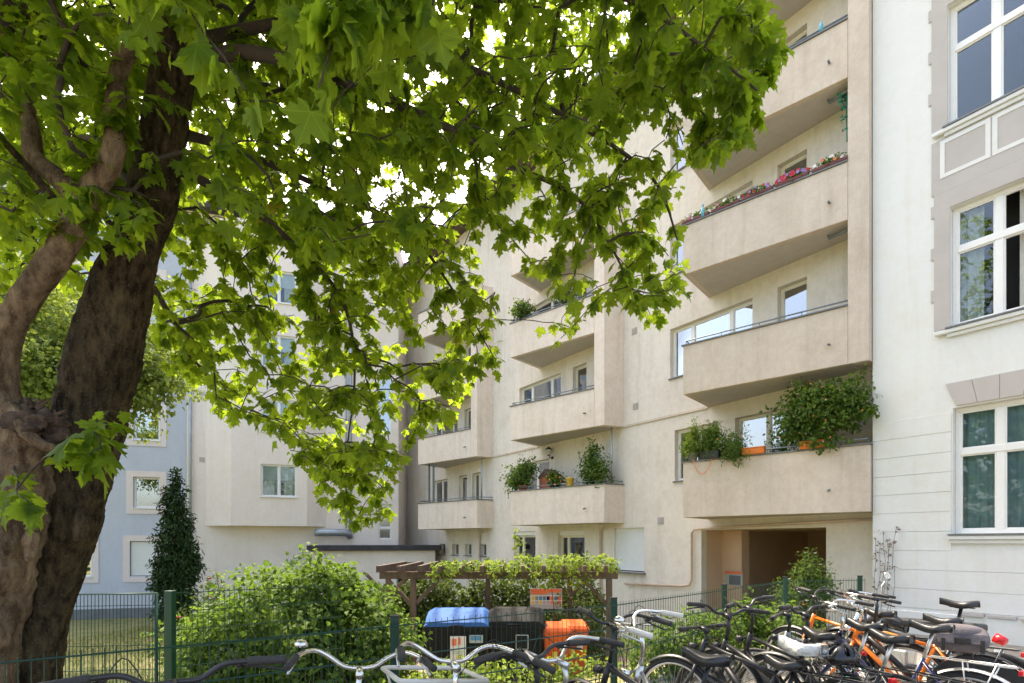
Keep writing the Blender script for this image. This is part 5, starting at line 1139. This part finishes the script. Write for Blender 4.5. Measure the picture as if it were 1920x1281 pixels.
    for sgn in (-1, 1):
        e = [c + Vector((x, sgn * y, z)) for x, y, z in half]; d = (e[-1] - e[-2]).normalized(); g0 = e[-1] - d * .125
        mv(MB().tube([g0, g0 + d * .01, e[-1] - d * .012, e[-1] + d * .008, e[-1] + d * .012], [.0165, .0175, .0165, .0175, .012], 10)).build('grip', M_[gripm], hb, True)
        b0 = g0 - d * .03; dn = Vector((.035, 0, -.022))
        mv(MB().tube([b0 + Vector((0, 0, -.012)), b0 + dn], .012, 6).tube([b0 + dn, b0 + dn + d * .06 + Vector((.012, 0, -.008)), b0 + dn + d * .15 + Vector((.0, 0, -.02))], [.007, .006, .006], 6)).build('brake_lever', M_['alu' if barm == 'chrome' else 'black'], hb, True)
        cb = [b0 + dn, b0 + dn + Vector((.08, -sgn * .06, .05)), HT_ + Vector((.1, sgn * .03, .03)), HB + Vector((.05, sgn * .02, -.02))]
        mv(MB().tube([Vector(q) for q in catmull([tuple(p) for p in cb], 5)], .0026, 4, False)).build('cable', M_['rubber'], hb, True)
        if bell and sgn == 1:
            bl = MB().lathe([(0, .028), (.02, .024), (.03, .01), (.032, -.004), (.0, -.006)], 14, Matrix.Translation(b0 - d * .04 + Vector((0, 0, .03)))); mv(bl).build('bell', M_['chrome'], hb, True)
    if light:
        p = HT_ + Vector((.07, 0, -.06 if not tray else .0)); lm = MB().tube([p, p + Vector((.05, 0, 0))], [.022, .032], 10).tube([p, HT_], .006, 5); mv(lm).build('headlight', M_['black' if barm != 'chrome' else 'chrome'], o, True)
    if tray:
        z = .93; tr = MB(); x0, x1, y0 = .50, .86, .22
        lp_ = [(x0, -y0, z), (x0 + .03, -y0 - .01, z), (x1 - .03, -y0, z), (x1, -y0 + .04, z), (x1, y0 - .04, z), (x1 - .03, y0, z), (x0 + .03, y0 + .01, z), (x0, y0, z), (x0, -y0, z)]
        tr.tube([Vector(p) for p in lp_], .013, 8); tr.tube([Vector((x0 + .03, -.1, z - .09)), Vector((x1 - .03, -.1, z - .09))], .009, 6).tube([Vector((x0 + .03, .1, z - .09)), Vector((x1 - .03, .1, z - .09))], .009, 6)
        for xx in (x0 + .04, x1 - .04):
            for yy in (-y0 + .01, y0 - .01): tr.tube([Vector((xx, yy, z)), Vector((xx, yy * .8, z - .09)), Vector((xx, 0, z - .095))], .007, 6)
        mv(tr).build('front_carrier', M_['creampaint'], o, True)
    for nm, cc, isf in (('front', FA_, True), ('rear', RA, False)):
        wo = None
        for j, me in enumerate(WM[wheel]):
            x_ = link('wheel' if j == 0 else ('rim' if j == 1 else 'spokes'), me, o if j == 0 else wo)
            if j == 0: wo = x_; x_.matrix_local = (Rm if isf else Matrix()) @ Matrix.Translation(cc)
        if mud:
            a0, a1 = (-.75, 1.25) if isf else (-1.5, .55); mg = MB(); N = 22
            for i in range(N + 1):
                q = a0 + (a1 - a0) * i / N
                for yy, rr in ((-.028, WR + .008), (-.02, WR + .02), (0, WR + .026), (.02, WR + .02), (.028, WR + .008)): mg.v.append((cc.x - math.sin(q) * -rr, yy, cc.z + math.cos(q) * rr)) if not isf else mg.v.append((cc.x + math.sin(-q) * rr, yy, cc.z + math.cos(q) * rr))
            for i in range(N):
                for k in range(4): b0_ = i * 5 + k; mg.f.append((b0_, b0_ + 1, b0_ + 6, b0_ + 5))
            for yy in (-.03, .03):
                q = a0 + .2 if not isf else a1 - .2; q = -abs(q); mg.tube([Vector((cc.x, yy * 1.8, cc.z)), Vector((cc.x + math.sin(q) * (WR + .012), yy, cc.z + math.cos(q) * (WR + .012)))], .0025, 4, False)
            if isf: mv(mg)
            mg.build('mudguard', M_[mud], o, True)
    if guard: # skirt guard over the rear wheel
        gm = MB(); N = 14
        for yy in (-.045, .045):
            b0_ = len(gm.v); gm.v.append((RA.x + .02, yy, RA.z - .02))
            for i in range(N + 1): q = -1.0 + 2.5 * i / N; gm.v.append((RA.x + math.sin(q) * (WR - .005), yy, RA.z + math.cos(q) * (WR - .005)))
            gm.f += [(b0_, b0_ + 1 + i, b0_ + 2 + i) for i in range(N)]
        gm.build('skirt_guard', M_[guard], o)
    # saddle and post
    so = saddle_mesh(.27, sadw); so.v = [(p[0] + SD.x, p[1], p[2] + SD.z - .01) for p in so.v]; sdl = so.build('saddle', M_[sadm], o, True); MB().tube([ST - Vector((-.01, 0, .04)), SD - Vector((0, 0, .035))], .0135, 8).tube([SD + Vector((-.09, .02, -.04)), SD + Vector((.08, .02, -.035))], .004, 5).tube([SD + Vector((-.09, -.02, -.04)), SD + Vector((.08, -.02, -.035))], .004, 5).build('seatpost', M_['alu' if frame != 'mtb' else 'black'], sdl, True)
    if cover:
        cv = saddle_mesh(.31, sadw + .05); cv.v = [(p[0] * 1.02 + SD.x, p[1] * (1 + .12 * noise.noise(Vector(p) * 25)), p[2] * 1.35 + SD.z + .0 + .012 * noise.noise(Vector(p) * 38)) for p in cv.v]; cv.build('saddle_cover', M_[cover], sdl, True)
    if rack:
        z = WR * 2 + .07; rk = MB(); rk.tube([(-.19, -.05, z), (-.66, -.06, z), (-.68, 0, z), (-.66, .06, z), (-.19, .05, z)], .0055, 6)
        for x in (-.3, -.42, -.54): rk.tube([(x, -.06, z), (x, .06, z)], .004, 5)
        for y in (-.06, .06): rk.tube([RA + Vector((0, y * 1.05, .02)), Vector((-.4, y, z))], .005, 5).tube([RA + Vector((0, y * 1.05, .02)), Vector((-.58, y, z))], .005, 5)
        rk.build('rack', M_['black' if mud != 'alu' else 'alu'], o, True); MB().box(-.71, -.685, -.03, .03, z - .05, z - .015).build('rear_light', M_['redlens'], o, bevel=.006)
    elif light: MB().tube([ST + Vector((-.03, 0, .05)), ST + Vector((-.055, 0, .05))], .018, 8).build('rear_light', M_['redlens'], o, True)
    ck_ = MB(); ck_.torus(BB + Vector((0, -.05, 0)), (0, 1, 0), .085, .006, 28, 6).tube([BB + Vector((0, -.06, 0)), BB + Vector((.12, -.07, -.12))], .008, 6).tube([BB + Vector((0, .06, 0)), BB + Vector((-.12, .07, .12))], .008, 6)
    for k in range(5): q = k * 1.257; ck_.tube([BB + Vector((0, -.05, 0)), BB + Vector((.085 * math.cos(q), -.05, .085 * math.sin(q)))], .005, 4)
    ck_.build('crankset', M_['alu'], o, True)
    for s_, yy in ((1, -.12), (-1, .12)): x_, z_ = BB.x + s_ * .12, BB.z - s_ * .12; MB().box(x_ - .045, x_ + .045, yy - .04, yy + .04, z_ - .011, z_ + .011).build('pedal', M_['black'], o)
    chn = MB(); chn.tube([BB + Vector((0, -.05, .085)), RA + Vector((0, -.05, .04))], .004, 4, False).tube([BB + Vector((0, -.05, -.085)), RA + Vector((0, -.05, -.04))], .004, 4, False).torus(RA + Vector((0, -.05, 0)), (0, 1, 0), .04, .006, 18, 6); chn.build('chain', M_['zinc'], o, True)
    lk = random.Random(label)
    if lk.random() < .6:      # lock looped round the seat tube or the frame
        c_ = BB.lerp(ST, .6); MB().torus(c_ + Vector((.02, 0, 0)), (.3, .5, 1), .075, .008, 20, 6).build('lock', M_[lk.choice(('rubber', 'bluepaint', 'black', 'greencloth'))], o, True)
    return o
H0 = 127
bike('black city bicycle nearest the maple trunk, only its dark handlebar in view', 310, 1284, 106, 1.10, 'step', 'black', 'riser', 'black', mud='black', steer=12, lean=2)
bike('silver city bicycle with chrome swept handlebar and bell, left of the carrier bike', 652, 1258, 118, 1.00, 'step', 'alu', 'city', 'chrome', mud='alu', bell=True, steer=-8, lean=3)
bike('cream bicycle with a pale tubular front carrier before the blue-lidded bin', 834, 1246, 132, 1.04, 'step', 'creampaint', 'city', 'chrome', mud='creampaint', tray=True, steer=-14, lean=3, light=False)
bike('black trekking bicycle with black grips before the black bin', 990, 1238, 120, 1.03, 'diamond', 'black', 'riser', 'black', mud='black', steer=10, lean=3)
bike('mint green bicycle with silver bar and brown leather saddle', 1046, 1240, 122, 1.00, 'diamond', 'mint', 'city', 'alu', sadm='leather', sad_h=.93, mud='black', steer=18, lean=3)
bike('large black bicycle with black saddle, its bar before the middle fence post', 1135, 1172, 138, 1.10, 'mtb', 'black', 'city', 'black', sad_h=.98, sadw=.2, mud='black', steer=-20, lean=4)
bike('silver bicycle with swept chrome bar and pale grips by the middle fence post', 1190, 1182, 124, 1.08, 'step', 'alu', 'city', 'chrome', gripm='creampaint', mud='alu', bell=True, steer=25, lean=4, sad_h=.86)
bike('black mountain bicycle with its saddle wrapped in a white plastic bag', 1352, 1152, 118, 1.06, 'mtb', 'black', 'riser', 'black', wheel='fat', cover='plasticbag', sad_h=.90, steer=-12, lean=4)
bike('black bicycle with raised bar and a helmet on its rack', 1404, 1138, 114, 1.08, 'diamond', 'black', 'riser', 'black', mud='black', steer=15, lean=2, sad_h=.95, rack=True)
bike('small black bicycle with straight bar squeezed low beside the big black saddle', 1310, 1178, 126, .96, 'diamond', 'black', 'flat', 'black', steer=8, lean=6, sad_h=.80, rack=True, mud='black')
bike('orange bicycle with grey bar in front of the feathery shrub', 1522, 1118, 122, 1.05, 'diamond', 'orange', 'city', 'black', mud='black', steer=-6, lean=4, sad_h=.94)
bike('grey bicycle with a straight black bar left of the orange one', 1470, 1150, 118, 1.02, 'diamond', 'steelgrey', 'flat', 'black', wheel='slim', steer=20, lean=4, sad_h=1.0)
bike('black touring bicycle with a rear rack between the two orange ones', 1500, 1150, 116, 1.06, 'diamond', 'black', 'riser', 'black', mud='black', rack=True, steer=6, lean=5, sad_h=.97)
bike('navy bicycle with silver stem and silver mudguards nearest the camera at the right', 1572, 1146, 128, 1.04, 'step', 'navy', 'city', 'chrome', mud='alu', rack=True, steer=8, lean=4, sad_h=.98)
bike('orange step-through bicycle with black skirt guard between the navy one and the moped', 1610, 1128, 132, 1.06, 'diamond', 'orange', 'city', 'chrome', mud='black', rack=True, guard='black', steer=4, lean=4, sad_h=.95)
bike('black mountain bicycle with wide bar and tall saddle nearest the white wall', 1640, 1120, 142, 1.10, 'mtb', 'black', 'flat', 'black', wheel='fat', sad_h=1.08, steer=-30, lean=4)
# helmet and pannier, moped
def tool(name, label, cat, loc, rz=0): return thing(name, label, cat, loc, rz)
hl_ = tool('cycling_helmet', 'black vented cycling helmet lying on a bicycle rack', 'helmet', (2.27, 3.71, .80), R(30)); mb = MB(); nu, nv = 20, 9
for j in range(nv + 1):
    for i in range(nu):
        th = 1.57 * j / nv; ph = 6.283 * i / nu; mb.v.append((.14 * math.sin(th) * math.cos(ph), .1 * math.sin(th) * math.sin(ph), .11 * math.cos(th) - (.02 if j == nv else 0)))
for j in range(nv):
    for i in range(nu):
        if 2 <= j <= 6 and i % 4 == 1: continue
        mb.f.append((j * nu + i, (j + 1) * nu + i, (j + 1) * nu + (i + 1) % nu, j * nu + (i + 1) % nu))
sh = mb.build('shell', M_['blackgloss'], hl_, True); m_ = sh.modifiers.new('thick', 'SOLIDIFY'); m_.thickness = .018
MB().tube([(.09, -.08, 0), (.05, -.04, -.09), (-.02, .02, -.1), (.05, .06, -.08), (.08, .08, 0)], .006, 5).build('strap', M_['black'], hl_, True)
pn = tool('pannier_bag', 'grey cloth pannier bag hanging on a bicycle rack before the white wall', 'bag', P(1800, 1226, 4.3), R(-32)); mb = MB()
mb.add([(-.2, -.08, 0), (.2, -.08, 0), (.2, .08, 0), (-.2, .08, 0), (-.21, -.10, .14), (.21, -.10, .14), (.21, .1, .14), (-.21, .1, .14), (-.17, -.06, .22), (.15, -.06, .22), (.15, .06, .22), (-.17, .06, .22)], [(3, 2, 1, 0), (0, 1, 5, 4), (1, 2, 6, 5), (2, 3, 7, 6), (3, 0, 4, 7), (4, 5, 9, 8), (5, 6, 10, 9), (6, 7, 11, 10), (7, 4, 8, 11), (8, 9, 10, 11)])
bg_ = mb.build('bag_body', M_['bagcloth'], pn, True); bg_.modifiers.new('soft', 'SUBSURF').render_levels = 2; bg_.scale = (1.0, 1.15, 1.12); fl_ = MB().add([(-.16, -.085, .17), (.16, -.085, .17), (.15, -.112, .10), (-.15, -.112, .10), (-.15, -.03, .215), (.14, -.03, .215)], [(3, 2, 1, 0), (0, 1, 5, 4)]).build('flap', M_['bagcloth'], pn); fl_.modifiers.new('thick', 'SOLIDIFY').thickness = .006; MB().box(-.05, .05, -.112, -.085, .085, .13).build('buckle', M_['blackgloss'], bg_, bevel=.006)
for s in (-.12, .12): MB().box(s - .012, s + .012, -.108, -.08, .03, .12).build('strap', M_['black'], bg_)
# moped
c0 = P(1690, 1200, 5.6); mo = thing('moped', 'dark moped with round mirror and red tail lamp beside the white wall', 'moped', (4.17, 5.82, .004), R(115)); mo.rotation_euler = (R(6), 0, R(115))
for nm, x in (('front', .64), ('rear', -.60)):
    r_ = .285; w0 = MB().torus((x, 0, r_), (0, 1, 0), r_ - .04, .04, 40, 10).build('wheel', M_['rubber'], mo, True); sp = MB()
    for k in range(18): q = 6.283 * k / 18; sp.tube([(x, .03 * (-1) ** k, r_), (x + .2 * math.cos(q), 0, r_ + .2 * math.sin(q))], .003, 4, False)
    sp.tube([(x, -.07, r_), (x, .07, r_)], .05, 14); sp.build('spokes', M_['alu'], w0, True); MB().torus((x, 0, r_), (0, 1, 0), .205, .014, 36, 8).build('rim', M_['chrome'], w0, True)
    mg = MB(); N = 14; a0, a1 = (-.9, .9) if x > 0 else (-1.75, .3)
    for i in range(N + 1):
        q = a0 + (a1 - a0) * i / N
        for yy, rr in ((-.065, r_ + .0), (-.05, r_ + .03), (0, r_ + .045), (.05, r_ + .03), (.065, r_)): mg.v.append((x + math.sin(q) * rr, yy, r_ + math.cos(q) * rr))
    for i in range(N):
        for k in range(4): b0_ = i * 5 + k; mg.f.append((b0_, b0_ + 1, b0_ + 6, b0_ + 5))
    mg.build('mudguard', M_['blackgloss'], mo, True)
MB().tube([(.42, 0, .78), (.38, 0, .62), (.1, 0, .55), (-.3, 0, .58), (-.75, 0, .66)], [.03, .035, .035, .03, .02], 8).tube([(.38, 0, .62), (.2, 0, .3), (-.1, 0, .26)], .025, 8).tube([(-.1, .08, .28), (-.6, .08, .285)], .022, 8).tube([(-.1, -.08, .28), (-.6, -.08, .285)], .022, 8).build('frame', M_['blackgloss'], mo, True)
for y in (-.08, .08): MB().tube([(.42, y, .78), (.64, y, .285)], [.022, .026], 8).build('fork', M_['chrome'], mo, True); MB().tube([(-.45, y * 1.2, .62), (-.58, y * 1.2, .30)], [.028, .022], 10).build('shock_absorber', M_['chrome'], mo, True)
MB().box(-.12, .2, -.1, .1, .22, .45).box(.0, .12, -.075, .075, .45, .56).build('engine', M_['alu'], mo, bevel=.02)
tk = MB(); n = 10
for i in range(n + 1):
    t = i / n; x = -.05 + .4 * t; ww = .10 * math.sin(.5 + 2.2 * t); zz = .66 + .07 * math.sin(.3 + 2.4 * t)
    for k in range(10): q = 6.283 * k / 10; tk.v.append((x, ww * math.cos(q), zz + .085 * math.sin(q) * (.5 + .5 * math.sin(.4 + 2.3 * t))))
for i in range(n):
    for k in range(10): tk.f.append((i * 10 + k, i * 10 + (k + 1) % 10, i * 10 + 10 + (k + 1) % 10, i * 10 + 10 + k))
tk.f.append(tuple(range(10))); tk.f.append(tuple(range(n * 10, n * 10 + 10))); tk.build('tank', M_['blackgloss'], mo, True)
se = MB().box(-.72, -.03, -.12, .12, .70, .79); se.v = [(p[0], p[1] * (1 - .25 * max(0, p[0] + .2)), p[2] + (.03 if p[0] < -.5 else 0)) for p in se.v]; se.build('seat', M_['saddle'], mo, bevel=.03)
MB().tube([(-.82, 0, .70), (-.90, 0, .67)], [.05, .04], 12).build('tail_lamp', M_['redlens'], mo, True); MB().box(-.86, -.845, -.07, .07, .48, .60).build('number_plate', M_['paperwhite'], mo); MB().tube([(.46, 0, .86), (.56, 0, .87)], [.05, .075], 14).build('headlamp', M_['chrome'], mo, True)
hb = MB().tube([(.28, -.34, 1.0), (.36, -.2, 1.02), (.4, -.06, .95), (.4, .06, .95), (.36, .2, 1.02), (.28, .34, 1.0)], .012, 8).build('handlebar', M_['chrome'], mo, True)
for s in (-1, 1): MB().tube([(.28, s * .34, 1.0), (.34, s * .235, 1.015)], .018, 8).build('grip', M_['grip'], hb, True)
MB().tube([(.36, -.2, 1.02), (.38, -.24, 1.12), (.36, -.28, 1.2)], .006, 6).build('mirror_arm', M_['chrome'], hb, True); MB().lathe([(0, -.018), (.045, -.014), (.06, 0), (.055, .004)], 18, Matrix.Translation((.35, -.29, 1.24)) @ Matrix.Rotation(R(-80), 4, 'Y')).lathe([(0, .005), (.054, .005)], 18, Matrix.Translation((.35, -.29, 1.24)) @ Matrix.Rotation(R(-80), 4, 'Y')).build('mirror', M_['mirror'], hb, True)
